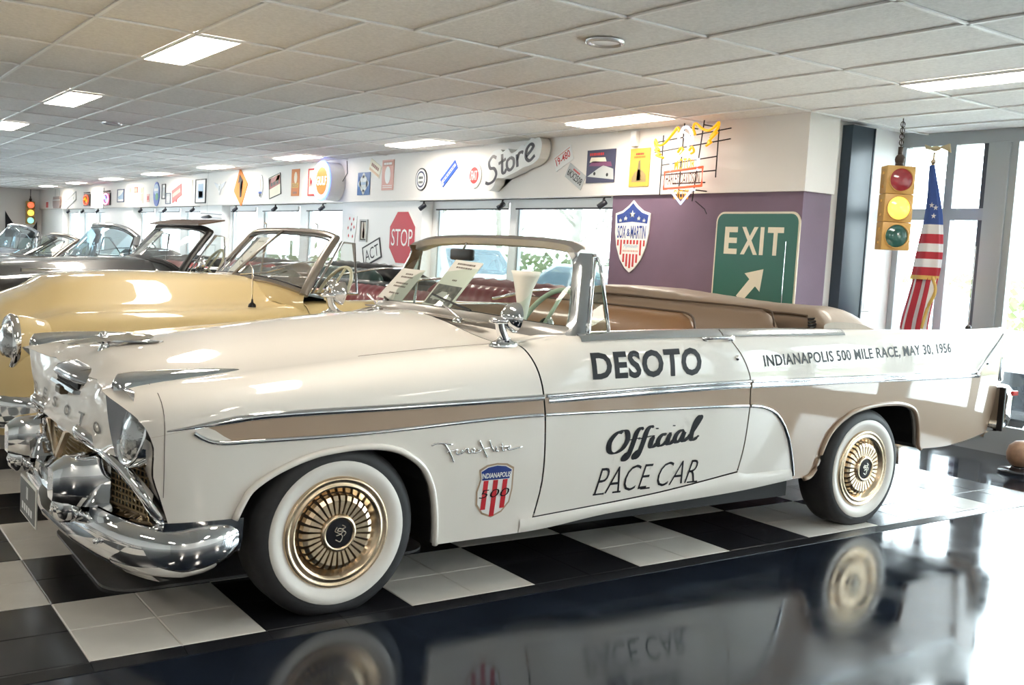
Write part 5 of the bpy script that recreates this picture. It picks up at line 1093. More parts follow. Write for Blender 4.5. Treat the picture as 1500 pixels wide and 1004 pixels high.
g.tube('claw_tube', sp2([(-.12, .07), (-.08, .11), (-.05, .08), (-.09, .05)]), .011, NY); g.tube('claw_tube', sp2([(.02, .08), (.05, .11), (.08, .07), (.04, .05)]), .011, NY)
g.tube('shield_tube', [(-.19, -.10, N), (-.20, -.02, N), (-.13, .0, N), (-.02, .085, N), (.07, .01, N), (.145, .0, N), (.14, -.10, N)], .012, NW)
g.tube('name_bar', [(-.27, -.10, N), (.20, -.07, N), (.20, -.23, N), (-.27, -.25, N)], .012, NR, closed=True)
g.tube('shield_tube', [(-.21, -.265, N), (-.17, -.27, N), (-.04, -.385, N), (.09, -.26, N), (.12, -.265, N)], .012, NW)
g.text('neon_lettering', 'MOTOR', -.15, -.085, .25, .10, N, NY, bold=.012); g.text('neon_lettering', 'CYCLES', -.14, -.345, .19, .085, N, NY, bold=.012)
g.text('neon_lettering', 'HARLEY-DAVIDSON', -.245, -.215, .42, .105, N+.004, mat('unlit_tube', (.10, .035, .025), .4), bold=.012); g.tube('cable', [(.10, -.36, D), (.10, -.42, .05), (.09, -.46, .01)], .004, cK)
# --- "Store" cloud sign
g = Sign('store_sign', 'white cloud-shaped 3D sign reading Store in black script', 'sign', 6.02, 2.43, rot=.24)
cl = [(-.56, -.16), (-.46, -.20), (-.36, -.16), (-.30, -.10), (-.18, -.13), (-.04, -.13), (.08, -.13), (.22, -.12), (.36, -.13), (.50, -.10), (.57, .0), (.56, .10), (.46, .155), (.36, .14), (.30, .10), (.22, .13), (.12, .10), (.02, .10), (-.04, .17), (-.14, .16), (-.18, .20), (-.32, .22), (-.44, .16), (-.50, .06), (-.48, -.02), (-.57, -.06)]
cp_ = [(p.x, p.y) for p in spline([(a, b, 0) for a, b in cl+cl[:1]], 3)][:-1]
g.poly('body', cp_, 0, .13, cW); g.poly('back_rim', [(a*1.01, b*1.02) for a, b in cp_], 0, .012, cGy)
st = [[(-.27, .13), (-.34, .165), (-.42, .12), (-.41, .05), (-.33, .02), (-.30, -.05), (-.36, -.11), (-.46, -.12), (-.53, -.09)], [(-.155, .14), (-.17, .03), (-.18, -.06), (-.14, -.08), (-.10, -.05)], [(-.24, .05), (-.09, .065)], [(.0, .055), (-.07, .03), (-.08, -.04), (-.03, -.08), (.04, -.05), (.05, .02), (.0, .055)], [(.12, .055), (.115, -.02), (.11, -.085)], [(.115, -.01), (.16, .05), (.21, .055), (.24, .04)], [(.28, -.02), (.38, .02), (.43, .06), (.38, .09), (.30, .05), (.28, -.03), (.34, -.08), (.44, -.05)]]
vs, fs = stroke2d(st, lambda t, u: .030+.016*abs(t.y), 6); MB().add([g.P(a, b, .1315) for a, b in vs], fs).build('script', mat('store_ink', (.06, .055, .07), .3), g.t)
# --- plates and posters, from the purple wall leftwards
def poster(name, label, y, z, w, h, m, rot=0, fr=None, art=(), cat='sign', x=XW-.031, grp='signs along the soffit'):
    g = Sign(name, label, cat, y, z, rot, x, grp); g.rect('panel', -w/2, -h/2, w/2, h/2, 0, .008, m)
    if fr: g.frame('frame', w+.03, h+.03, .022, 0, .02, fr)
    for a in art:
        if a[0] == 'r': g.rect('print', a[1]*w, a[2]*h, a[3]*w, a[4]*h, .008, .0095, a[5])
        elif a[0] == 't': g.text('lettering', a[1], a[2]*w, a[3]*h, a[4]*w, a[5]*h, .0105, a[6], bold=a[7] if len(a) > 7 else .01)
        elif a[0] == 'd': g.disc('print', a[1]*w, .008, .0098, a[4], ry=a[1]*w*(a[5] if len(a) > 5 else 1), c=(a[2]*w, a[3]*h), n=24)
        elif a[0] == 'p': g.poly('print', [(u*w, v*h) for u, v in a[1]], .008, .0095, a[2])
    return g
poster('number_plate', 'white number plate with red digits tilted above another plate', 5.24, 2.45, .31, .16, cW, .42, art=[('t', '19-480', -.40, -.22, .80, .50, cR), ('r', -.45, .34, .45, .40, cPk)], cat='number plate')
poster('number_plate', 'grey number plate tilted below the red-lettered one', 5.02, 2.255, .31, .16, cGy, -.50, art=[('t', '6KX2508', -.43, -.28, .86, .48, cK), ('t', 9, -.2, .26, .4, .14, cR)], cat='number plate')
poster('car_poster', 'dark poster with a racing car scene and city lights', 4.62, 2.345, .44, .33, cm('night', (.05, .05, .10)), art=[('t', 7, -.4, .32, .5, .10, cR), ('p', [(-.45, -.30), (.48, -.42), (.45, -.1), (.1, .02), (-.1, -.08)], cGy), ('p', [(-.42, .02), (.40, -.02), (.35, .12), (-.30, .16)], cm('plum', (.20, .06, .14))), ('p', [(-.4, .12), (.2, .13), (.15, .26), (-.35, .28)], cCr), ('d', .04, -.2, -.22, cK), ('d', .04, .25, -.27, cK)], cat='poster')
g = poster('tin_poster', 'yellow poster of an upright metal tool below the wall sensor', 4.04, 2.31, .28, .365, cY, art=[('t', 7, -.2, .32, .4, .06, cR), ('t', 11, -.28, .24, .56, .06, cO), ('p', [(-.12, -.34), (-.06, .0), (-.05, .16), (.03, .2), (.05, .0), (.10, -.34)], cm('iron', (.20, .16, .08))), ('p', [(-.36, -.38), (.36, -.38), (.34, -.2), (.16, -.08), (-.02, -.05), (-.2, -.12), (-.34, -.25)], cm('iron2', (.30, .22, .09)))], cat='poster')
t = thing('wall_sensor', 'white motion sensor above the yellow poster', 'sensor', (XW-.03, 4.11, 2.58)); MB().box((XW-.085, 4.07, 2.51), (XW-.03, 4.15, 2.655), ch=.012).build('housing', WHT, t, smooth=True, angle=40); MB().box((XW-.089, 4.085, 2.52), (XW-.084, 4.135, 2.56), ch=.002).build('window', cGy, t)
g = Sign('round_sign', 'round white sign with a red centre beside the Store sign', 'sign', 6.94, 2.325, group='signs along the soffit'); g.disc('panel', .15, 0, .012, cW); g.disc('ring', .142, .012, .0135, cGy); g.disc('ring_white', .118, .0135, .0145, cW); g.disc('centre', .098, .0145, .016, cR); g.text('lettering', 'FIAT', -.066, -.055, .132, .11, .0165, cW, bold=.01)
poster('street_plate', 'blue plate with white lettering tilted steeply', 7.53, 2.365, .40, .12, mat('plate_blue', (.02, .08, .42), .35), .62, art=[('r', -.46, -.12, .46, .16, cCr), ('t', 6, -.36, -.08, .72, .18, cB), ('t', '*', -.48, -.42, .1, .3, cW)])
g = Sign('round_sign', 'round black and white emblem sign, right of the window pier', 'sign', 8.2, 2.315, group='signs along the soffit'); g.disc('panel', .145, 0, .012, cK); g.disc('ring', .130, .012, .0135, cW); g.disc('ring_black', .105, .0135, .0145, cm('navy', (.03, .04, .12))); g.disc('centre', .085, .0145, .016, cm('pale', (.74, .76, .72))); g.text('lettering', 3, -.05, .0, .10, .04, .0165, cK); g.text('lettering', 4, -.05, -.055, .10, .035, .0165, cK)
poster('tin_poster', 'tall brown poster with a star roundel', 9.12, 2.40, .33, .41, cPk, art=[('d', .24, 0, 0, cW, 1.5), ('p', [(.14*math.sin(k*math.pi/5)*(1 if k % 2 == 0 else .42)*1.2, .14*math.cos(k*math.pi/5)*(1 if k % 2 == 0 else .42)) for k in range(10)], cPk), ('r', -.42, .30, .42, .45, cm('rust', (.52, .26, .20))), ('t', 8, -.34, .33, .68, .09, cW), ('r', -.4, -.36, .4, -.34, cW), ('r', -.4, -.42, .4, -.40, cW)], cat='poster')
poster('number_plate', 'tan number plate tilted between the blue label and the brown poster', 9.50, 2.505, .34, .17, cCr, -.40, art=[('t', 5, -.34, -.05, .68, .34, cN), ('r', -.45, -.44, .45, -.24, cT)], cat='number plate')
poster('tin_poster', 'blue sign with a pale scalloped label', 9.83, 2.30, .38, .32, mat('label_blue', (.06, .15, .36), .4), art=[('d', .32, 0, 0, cm('label', (.62, .66, .66)), .95), ('d', .10, 0, .36, cm('label')), ('d', .10, 0, -.36, cm('label')), ('d', .12, -.3, 0, cm('label')), ('d', .12, .3, 0, cm('label')), ('t', 4, -.22, -.06, .44, .14, cLb)])
# lit round clock sign on a drum
g = Sign('neon_clock', 'lit round neon drum sign with an orange disc and blue ring', 'neon sign', 10.72, 2.345); g.disc('drum', .285, 0, .24, cW); g.disc('face', .275, .24, .245, cm('face', (.75, .72, .78))); g.disc('orange_disc', .20, .245, .25, neon('orange', (1, .16, .01), .4)); g.text('lettering', 'GULF', -.17, -.065, .34, .13, .252, neon('cream', (1, .85, .7), 1.2), bold=.02)
g.tube('neon_ring', [(.262*math.cos(2*math.pi*k/40), .262*math.sin(2*math.pi*k/40), .262) for k in range(40)], .016, NW, closed=True); g.tube('neon_ring', [(.292*math.cos(2*math.pi*k/40), .292*math.sin(2*math.pi*k/40), .245) for k in range(40)], .010, NB, closed=True); g.tube('cable', [(.30, 0, .05), (.36, .12, .01), (.33, .30, .01)], .006, cK)
g = poster('motel_sign', 'cream sign with red border half hidden behind the round neon sign', 11.40, 2.37, .66, .40, cCr, art=[('t', 'Marriott', -.42, -.18, .84, .36, cR), ('d', .05, 0, .28, cR, .9)]); g.frame('border', .68, .42, .024, .0, .014, cR)
poster('tin_poster', 'narrow orange spark plug poster', 12.25, 2.38, .31, .43, cO, art=[('d', .20, .05, .18, cm('cream'), 1.5), ('p', [(-.04, .05), (.0, .34), (.09, .34), (.12, .05)], cm('slate', (.12, .14, .2))), ('r', -.42, -.2, .42, -.02, cY), ('t', 'BOSCH', -.36, -.17, .72, .12, cN), ('r', -.25, -.42, .25, -.34, cN)], cat='poster')
poster('number_plate', 'tilted plate, dark red above and cream below', 13.10, 2.345, .48, .34, cCr, .16, art=[('p', [(-.48, -.06), (.48, .0), (.48, .46), (-.48, .46)], cm('darkred', (.34, .05, .06))), ('p', [(.05, .2), (.3, .46), (.48, .4), (.4, .16)], cY), ('t', 3, -.35, .02, .7, .22, cK), ('p', [(-.48, .1), (-.3, .46), (-.48, .46)], cK)]).frame('border', .50, .36, .012, 0, .012, cK)
g = Sign('wall_thermometer', 'slim white oval plaque with a dark foot', 'plaque', 13.74, 2.355, group='signs along the soffit'); g.disc('panel', .105, 0, .012, cW, ry=.20); g.rect('scale', -.015, -.06, .015, .12, .012, .014, cPk); g.rect('foot', -.07, -.13, .07, -.09, .012, .016, cB); g.disc('bulb', .035, .012, .018, cK, c=(0, -.15))
g = Sign('arrow_sign', 'orange diamond road sign with a black arrow', 'road sign', 14.70, 2.355, rot=-.62, group='signs along the soffit'); g.rrect('panel', .50, .50, .04, 0, .010, cO); g.poly('arrow', [(-.19, .16), (.02, .17), (-.03, .11), (.15, -.10), (.09, -.16), (-.10, .05), (-.15, -.02)], .010, .012, cK)
g = Sign('winged_emblem', 'pale winged badge left of the orange arrow sign', 'emblem', 15.80, 2.37, group='signs along the soffit'); g.poly('wings', [(-.32, .11), (-.1, .07), (.1, .07), (.32, .11), (.2, .02), (.08, -.02), (0, -.13), (-.08, -.02), (-.2, .02)], 0, .012, cm('silver', (.68, .69, .72))); g.disc('crest', .055, .012, .018, cW, ry=.09); g.text('lettering', '8', -.025, -.05, .05, .09, .0185, cK)
poster('framed_print', 'black framed picture on a white mount', 16.90, 2.33, .60, .45, cW, fr=cK, art=[('r', -.26, -.32, .26, .32, cLb), ('r', -.2, -.28, .2, 0, cGy)], cat='picture')
poster('paper_banner', 'tall cream poster left of the black framed picture', 17.66, 2.33, .46, .47, cm('cream'), art=[('p', [(-.3, -.3), (-.1, .35), (.1, .2), (.35, .36), (.1, -.1)], cm('silver')), ('r', -.4, -.42, .4, -.36, cGy)], cat='poster')
g = Sign('arrow_plate', 'red arrow-shaped plate slanting upwards', 'sign', 18.45, 2.325, rot=.22, group='signs along the soffit'); g.poly('panel', [(-.32, -.14), (-.1, -.14), (-.06, -.19), (.0, -.13), (.32, -.12), (.32, .12), (-.32, .12)], 0, .012, cm('arrowred', (.60, .10, .10))); g.text('lettering', 6, -.27, -.05, .52, .10, .013, cPk)
poster('grey_card', 'narrow grey framed card between the blue oval and the red arrow plate', 19.36, 2.37, .23, .30, cW, fr=cK, art=[('r', -.3, -.3, .3, .3, cGy)], cat='picture')
poster('small_card', 'small grey card hanging lowest beside the red arrow plate', 19.03, 2.215, .31, .21, cGy, fr=cm('slate'), art=[('r', -.3, -.2, .3, .2, cW)], cat='picture')
g = Sign('oval_sign', 'upright blue and green oval sign', 'sign', 19.90, 2.325, group='signs along the soffit'); g.disc('panel', .23, 0, .015, cB, ry=.27); g.disc('sky', .18, .015, .017, cLb, ry=.12, c=(0, .10)); g.disc('field', .10, .017, .019, cm('leaf', (.05, .30, .12)), ry=.08, c=(.05, -.06)); g.text('lettering', 3, -.13, .06, .26, .07, .0195, cW)
poster('small_card', 'tiny red card left of the blue oval sign', 20.56, 2.245, .19, .18, cPk, art=[('r', -.3, -.25, .3, .25, cR)], cat='sign')
poster('paper_banner', 'slim pale strip poster between tiny cards', 21.09, 2.315, .25, .37, cm('cream'), art=[('r', -.3, -.35, .3, .1, cPk), ('d', .25, 0, .3, cT)], cat='poster')
poster('small_card', 'small brown square card near the ceiling', 21.58, 2.45, .30, .14, cN, art=[('r', -.35, -.3, .35, .3, cm('rust'))], cat='sign')
poster('small_card', 'small pale grey card hung below the small oval plaque', 21.9, 2.235, .27, .17, cGy, art=[('r', -.3, -.3, .3, .3, cW)], cat='sign')
g = Sign('oval_sign', 'small oval plaque high on the soffit beside the brown card', 'plaque', 22.04, 2.45, group='signs along the soffit'); g.disc('panel', .13, 0, .012, cGy, ry=.10); g.disc('centre', .08, .012, .014, cT, ry=.06)
poster('framed_print', 'dark framed winter picture with a blue edge', 22.92, 2.335, .58, .29, cW, fr=cm('navy'), art=[('p', [(-.45, -.1), (.1, .1), (.4, .4), (.4, -.3), (-.3, -.3)], cLb)], cat='picture')
for y, lb, c1, c2 in ((26.35, 'far neon sign glowing red and yellow under a black frame', NR, NY), (24.2, 'far neon sign glowing pink, right of the tall white panel', neon('pink', (1, .15, .3), 3), NB)):
    g = Sign('neon_sign', lb, 'neon sign', y, 2.27, group='signs along the soffit'); g.rect('backing', -.32, -.16, .32, .16, .0, .04, cK); g.tube('neon_ring', [(.26*math.cos(k*.4), .13*math.sin(k*.4), .06) for k in range(16)], .018, c1, closed=True); g.tube('neon_bar', [(-.2, .0, .06), (-.05, .06, .06), (.05, -.06, .06), (.2, .0, .06)], .018, c2); g.tube('frame_bar', [(-.34, .20, .03), (.34, .20, .03)], .014, cK)
poster('paper_banner', 'tall white panel between the two far neon signs', 25.05, 2.30, .9, .50, cW, fr=cGy, art=[('r', -.45, -.4, -.1, .4, cPk)], cat='poster')
poster('street_plate', 'white outlined plate slanting up on the far wall', 28.4, 2.285, 1.3, .22, cW, .20, fr=cGy, art=[('t', 4, -.3, -.2, .6, .4, cGy)])
g = Sign('barrel_sign', 'brown barrel-head sign hung from the ceiling on wires', 'sign', 30.2, 2.24, group='signs along the soffit'); g.poly('panel', [(-.42, -.17), (.42, -.17), (.50, -.08), (.52, .05), (.45, .18), (-.45, .18), (-.52, .05), (-.50, -.08)], 0, .05, cm('barrel', (.25, .17, .15))); g.rect('hoop', -.5, .06, .5, .09, .05, .055, cGy); g.tube('wire', [(-.3, .18, .02), (-.3, .42, .02)], .006, cGy); g.tube('wire', [(.3, .18, .02), (.3, .42, .02)], .006, cGy)
poster('small_card', 'small red and white card farthest along the window wall', 31.75, 2.18, .58, .27, cW, art=[('r', -.3, -.3, .3, .35, cR)], cat='sign')
# --- below the soffit, on the pier between the windows
XP = XW+.039
g = Sign('stop_sign', 'red octagonal STOP sign on the wall between the windows', 'road sign', 8.76, 1.56, x=XP)
oc = [(.39*math.cos(math.radians(22.5+45*k)), .39*math.sin(math.radians(22.5+45*k))) for k in range(8)]; g.poly('edge', oc, 0, .010, cW); g.poly('panel', [(a*.955, b*.955) for a, b in oc], .010, .012, mat('stop_red', (.52, .03, .05), .3)); g.text('lettering', 'STOP', -.29, -.115, .58, .23, .0135, cW, bold=.0)
poster('framed_print', 'small dark framed bottle advertisement beside the STOP sign', 9.90, 1.64, .20, .29, cK, fr=cGy, art=[('r', -.35, -.42, .35, .42, cm('beige', (.55, .50, .42))), ('p', [(-.15, -.38), (.15, -.38), (.15, .0), (.06, .15), (.05, .38), (-.05, .38), (-.06, .15), (-.15, .0)], cR), ('r', -.15, -.2, .15, -.05, cK)], cat='picture', x=XP, grp=None)
g = poster('card_panel', 'tilted white panel spotted with red card suits', 10.30, 1.68, .30, .38, cW, -.15, cat='poster', x=XP, grp=None)
for u, v, c in ((-.08, .12, cR), (.05, .13, cR), (.09, .02, cR), (-.10, -.02, cR), (0, -.03, cm('navy')), (-.06, -.13, cR), (.07, -.12, cR), (0, .05, cR)): g.poly('pip', [(u, v+.03), (u+.02, v), (u, v-.03), (u-.02, v)], .008, .0095, c)
g = poster('road_plate', 'white plate with black letters CT tilted below the bottle picture', 9.62, 1.335, .52, .27, cW, .30, art=[('t', 'ACT', -.40, -.34, .80, .62, cK, .0)], cat='road sign', x=XP, grp=None); g.frame('border', .54, .29, .02, 0, .012, cK)
poster('framed_print', 'framed print of a red arch, low between far windows', 16.45, 1.10, .52, .36, cW, fr=cGy, art=[('d', .32, 0, 0, cR), ('d', .22, 0, -.04, cW)], cat='picture', x=XW+.055, grp=None)
# model aeroplane hung before the windows
t = thing('model_plane', 'small model aeroplane hanging before the far windows', 'model plane', (5.6, 15.7, 1.80)); MB().tube([(5.6, 15.45, 1.80), (5.6, 15.6, 1.81), (5.6, 15.95, 1.80), (5.6, 16.05, 1.80)], [.012, .035, .02, .005], 8).build('fuselage', cK, t, smooth=True)
for z in (1.79, 1.86): MB().box((5.36, 15.56, z), (5.84, 15.68, z+.008)).build('wing', cm('slate'), t)
MB().box((5.52, 15.98, 1.80), (5.68, 16.04, 1.806)).build('tailplane', cm('slate'), t); MB().tube([(5.6, 15.7, 1.86), (5.6, 15.7, ZC_)], .002, 4).build('wire', cGy, t)
# --- spot lamps on rails under the soffit
for q, ys2 in enumerate(([4.6, 6.4, 8.2], [11.28, 13.17, 15.05], [17.5, 19.4, 21.3], [25.4, 27.1, 28.9])):
    MBr = MB().tube([(XW-.0+.02, ys2[0]-.1, ZS-.012), (XW+.02, ys2[-1]+.1, ZS-.012)], .006, 6)
    tag(seat_origin(MBr.build('lamp_rail', BLK, smooth=True)), ['thin black lamp rail above the window behind the white car', 'thin black lamp rail above the second group of windows', 'thin black lamp rail above the third group of windows', 'thin black lamp rail above the farthest group of windows'][q], 'rail')
    for k, y in enumerate(ys2):
        t = thing('spot_lamp', 'small black spot lamp, %s, %s' % (['nearest on its rail', 'middle one of its rail', 'farthest on its rail'][k], ['above the window behind the white car', 'above the second group of windows', 'above the third group of windows', 'above the farthest group of windows'][q]), 'spot lamp', (XW+.02, y, ZS-.02), 'black spot lamps under the soffit')
        MB().tube([(XW+.02, y, ZS-.012), (XW+.01, y, ZS-.055)], .012, 8).build('bracket', BLK, t, smooth=True); MB().lathe([(.022, -.05), (.030, -.04), (.032, .05), (.026, .052), (.0001, .03)], 16, c=(XW-.0, y, ZS-.085), d=(-.5, .55, -.6)).build('shade', mat('lamp_black', (.02, .022, .035), .3), t, smooth=True)
# --- hanging traffic light by the glass front
def traffic(name, label, loc, rz, on, sc=1.):
    t = thing(name, label, 'traffic light', loc, rz=rz); L = dict(local=True); YB_ = mat('signal_yellow', (.62, .36, .10), .4); lenses = [('red', (.32, .02, .03), (1, .12, .05)), ('amber', (.9, .55, .05), (1, .72, .08)), ('green', (.02, .10, .08), (.3, 1, .7))]
    for k, (n, c, e) in enumerate(lenses):
        z = .49-.245*k-.2; b = MB().box((-.125*sc, -.07*sc, (z-.121)*sc), (.125*sc, .09*sc, (z+.121)*sc), ch=.006*sc).build('signal_section', YB_, t, smooth=True, angle=40, **L)
        MB().lathe([(.104*sc, 0), (.108*sc, .02*sc), (.101*sc, .022*sc), (.097*sc, .006*sc)], 32, c=(0, -.07*sc, z*sc), d=(0, -1, 0)).build('lens_rim', YB_, b, smooth=True, **L)
        MB().lathe([(.099*sc, .006*sc), (.08*sc, .018*sc), (.04*sc, .025*sc), (.0001, .027*sc)], 32, c=(0, -.07*sc, z*sc), d=(0, -1, 0)).build('lens', mat('signal_%s_%d' % (n, n in on), c, .15, coat=1., emit=e if n in on else None, es=on.get(n, 0)), b, smooth=True, **L)
        MB().box((.125*sc, -.01*sc, (z-.02)*sc), (.145*sc, .01*sc, (z+.0)*sc)).build('hinge', mat('hinge_dark', (.06, .04, .03), .5), b, **L)
        for q in (-.06, .06): MB().box((-.136*sc, .0, (z+q-.012)*sc), (-.125*sc, .03*sc, (z+q+.012)*sc)).build('latch', YB_, b, **L)
    MB().tube([(0, 0, .41*sc), (0, 0, .46*sc)], .035*sc, 10).sphere((0, -.005, .47*sc), (.045*sc, .035*sc, .05*sc), 8).tube([(0, 0, .5*sc), (0, 0, .58*sc)], .022*sc, 8).build('hanger', mat('hinge_dark'), t, smooth=True, **L)
    return t
tr = traffic('traffic_light', 'yellow traffic light hanging by the glass front with its amber lamp lit', (6.41, 1.585, 1.905), -.62, {'amber': 1.0}, .907)
ch = MB()
for k in range(9): ch.tube([(.02*math.cos(a)*(1 if k % 2 else .4), .02*math.cos(a)*(.4 if k % 2 else 1), .535+k*.024+.022*math.sin(a)) for a in [2*math.pi*j/10 for j in range(10)]], .004, 5, closed=True)
ch.build('chain', mat('hinge_dark'), tr, local=True, smooth=True)
traffic('traffic_light', 'distant traffic light glowing on the far end wall', (5.55, YF-.25, 1.87), 0, {'red': 1, 'amber': 1.2, 'green': .8}, 1.0)
MB().tube([(0, 0, .57), (0, 0, ZC_-1.871)], .012, 6).build('hanging_rod', mat('hinge_dark'), bpy.data.objects['traffic_light.001'], local=True)
ft_ = MB(); N_ = 14
ft_.grid([[(4.85+.95*u, YF-.06-.04*math.sin(v*5+u*7), 1.10+.84*((1-u)**2.2 if u < .62 else .12+.55*((u-.62)/.38)**1.6)*v+.0) for v in lin(0, 1, 8)] for u in lin(0, 1, N_)])
tag(seat_origin(ft_.build('black_cloth', mat('black_mesh_cloth', (.03, .03, .035), .8, noise=(60, .5)), smooth=True)), 'black draped cloth with two points at the far end wall', 'cloth')
# --- flag on its pole
fl = thing('flag', 'furled striped flag with stars on a pole beside the glass front', 'flag', (7.10, 1.80, 0))
MB().tube([(7.10, 1.83, .03), (7.10, 1.735, 2.40)], .014, 10).build('pole', mat('pole_wood', (.35, .24, .14), .35), fl, smooth=True); MB().lathe([(.16, 0), (.16, .02), (.06, .05), (.02, .09)], 24, c=(7.10, 1.83, -.013)).build('pole_base', GOLD, fl, smooth=True)
MB().tube([(7.10, 1.736, 2.38), (7.10, 1.733, 2.47)], .010, 8).sphere((7.10, 1.735, 2.39), .022, 8).build('pole_cap', GOLD, fl, smooth=True)
eg_ = MB().sphere((7.10, 1.725, 2.50), (.02, .05, .022), 8); eg_.add([(7.10, 1.75, 2.51), (7.10, 1.83, 2.54), (7.10, 1.82, 2.50), (7.10, 1.76, 2.49), (7.10, 1.70, 2.51), (7.10, 1.60, 2.535), (7.10, 1.585, 2.46), (7.10, 1.65, 2.49)]+[(7.112, 1.75, 2.51), (7.112, 1.83, 2.54), (7.112, 1.82, 2.50), (7.112, 1.76, 2.49), (7.112, 1.70, 2.51), (7.112, 1.60, 2.535), (7.112, 1.585, 2.46), (7.112, 1.65, 2.49)], [(0, 1, 2, 3), (4, 5, 6, 7), (8, 11, 10, 9), (12, 15, 14, 13), (0, 8, 9, 1), (1, 9, 10, 2), (2, 10, 11, 3), (4, 12, 13, 5), (5, 13, 14, 6), (6, 14, 15, 7)]); eg_.build('eagle_finial', mat('pale_gold', (.75, .60, .36), .3, metal=.7), fl, smooth=True, angle=40)
FW, FRD, FBL = mat('flag_white', (.82, .80, .80), .7), mat('flag_cloth_red', (.50, .03, .05), .7), mat('flag_cloth_blue', (.04, .09, .32), .7)
hw = interp([(1.0, .13), (1.3, .12), (1.55, .115), (1.86, .085), (2.1, .055), (2.3, .03), (2.36, .022)]); cy_ = interp([(1.0, 1.775), (1.55, 1.69), (1.86, 1.68), (2.36, 1.735)])
def fold(z, a): r = hw(z)*(1+.13*math.cos(5*a+z*3)); return (7.10+.055*math.cos(a)*(hw(z)/.1)*(1+.2*math.cos(4*a))-.015, cy_(z)+r*math.sin(a), z)
def band(z0, z1, nm, m, n=5): return MB().grid([[fold(z, a) for a in [2*math.pi*j/40 for j in range(40)]] for z in lin(z0, z1, n)], closev=True).build(nm, m, fl, smooth=True)
band(2.36, 1.86, 'star_field', FBL, 14)
zz = [1.86, 1.78, 1.70, 1.63, 1.57, 1.50, 1.43]
for k in range(6): band(zz[k], zz[k+1], 'stripe', FW if k % 2 == 0 else FRD)
band(1.43, 1.395, 'fringe', mat('fringe_gold', (.70, .45, .12), .6))
for k, (a0, m) in enumerate(zip(lin(0, 2*math.pi, 15)[:-1], [FRD, FW]*7)):
    st_ = MB().grid([[(7.10-.01+.05*math.cos(a)*(1+.35*math.cos(5*a))*(1-.0*z), cy_(z)-.0+(.105+.04*(1.43-z))*math.sin(a)*(1+.10*math.cos(4*a)), z) for a in lin(a0, a0+2*math.pi/14, 4)] for z in lin(1.41, .92+.05*math.sin(k*2.1), 6)]).build('hanging_stripe', m, fl, smooth=True)
MB().tube(spline([(7.03, 1.60, 1.42), (7.04, 1.57, 1.30), (7.04, 1.63, 1.15), (7.03, 1.66, .98)], 5), .014, 6).build('fringe', mat('fringe_gold'), fl, smooth=True)
for dz, dy in ((1.93, .01), (2.02, -.02), (2.00, .04)):
    a0 = math.pi+.4+dy*6; c0 = fold(dz, a0); MB().add([(c0[0]-.012, c0[1]+.026*math.sin(k*math.pi/5)*(1 if k % 2 == 0 else .4), c0[2]+.026*math.cos(k*math.pi/5)*(1 if k % 2 == 0 else .4)) for k in range(10)], [tuple(range(10))]).build('star', FW, fl)
# --- wooden bollard at the right edge
t = thing('wooden_knob', 'squat brown wooden knob on a black disc foot, by the right edge', 'knob', (6.74, .555, -.014))
MB().lathe([(.0001, 0), (.15, 0), (.155, .018), (.14, .032), (.07, .045), (.06, .06), (.0001, .06)], 32, c=(6.74, .555, -.014)).build('foot', mat('black_gloss', (.015, .015, .02), .15, coat=1.), t, smooth=True, angle=40)
MB().lathe([(.045, .05), (.075, .065), (.10, .10), (.105, .15), (.09, .205), (.05, .24), (.0001, .25)], 32, c=(6.74, .555, -.014)).build('ball', mat('turned_wood', (.30, .17, .10), .35, noise=(12, .3)), t, smooth=True)
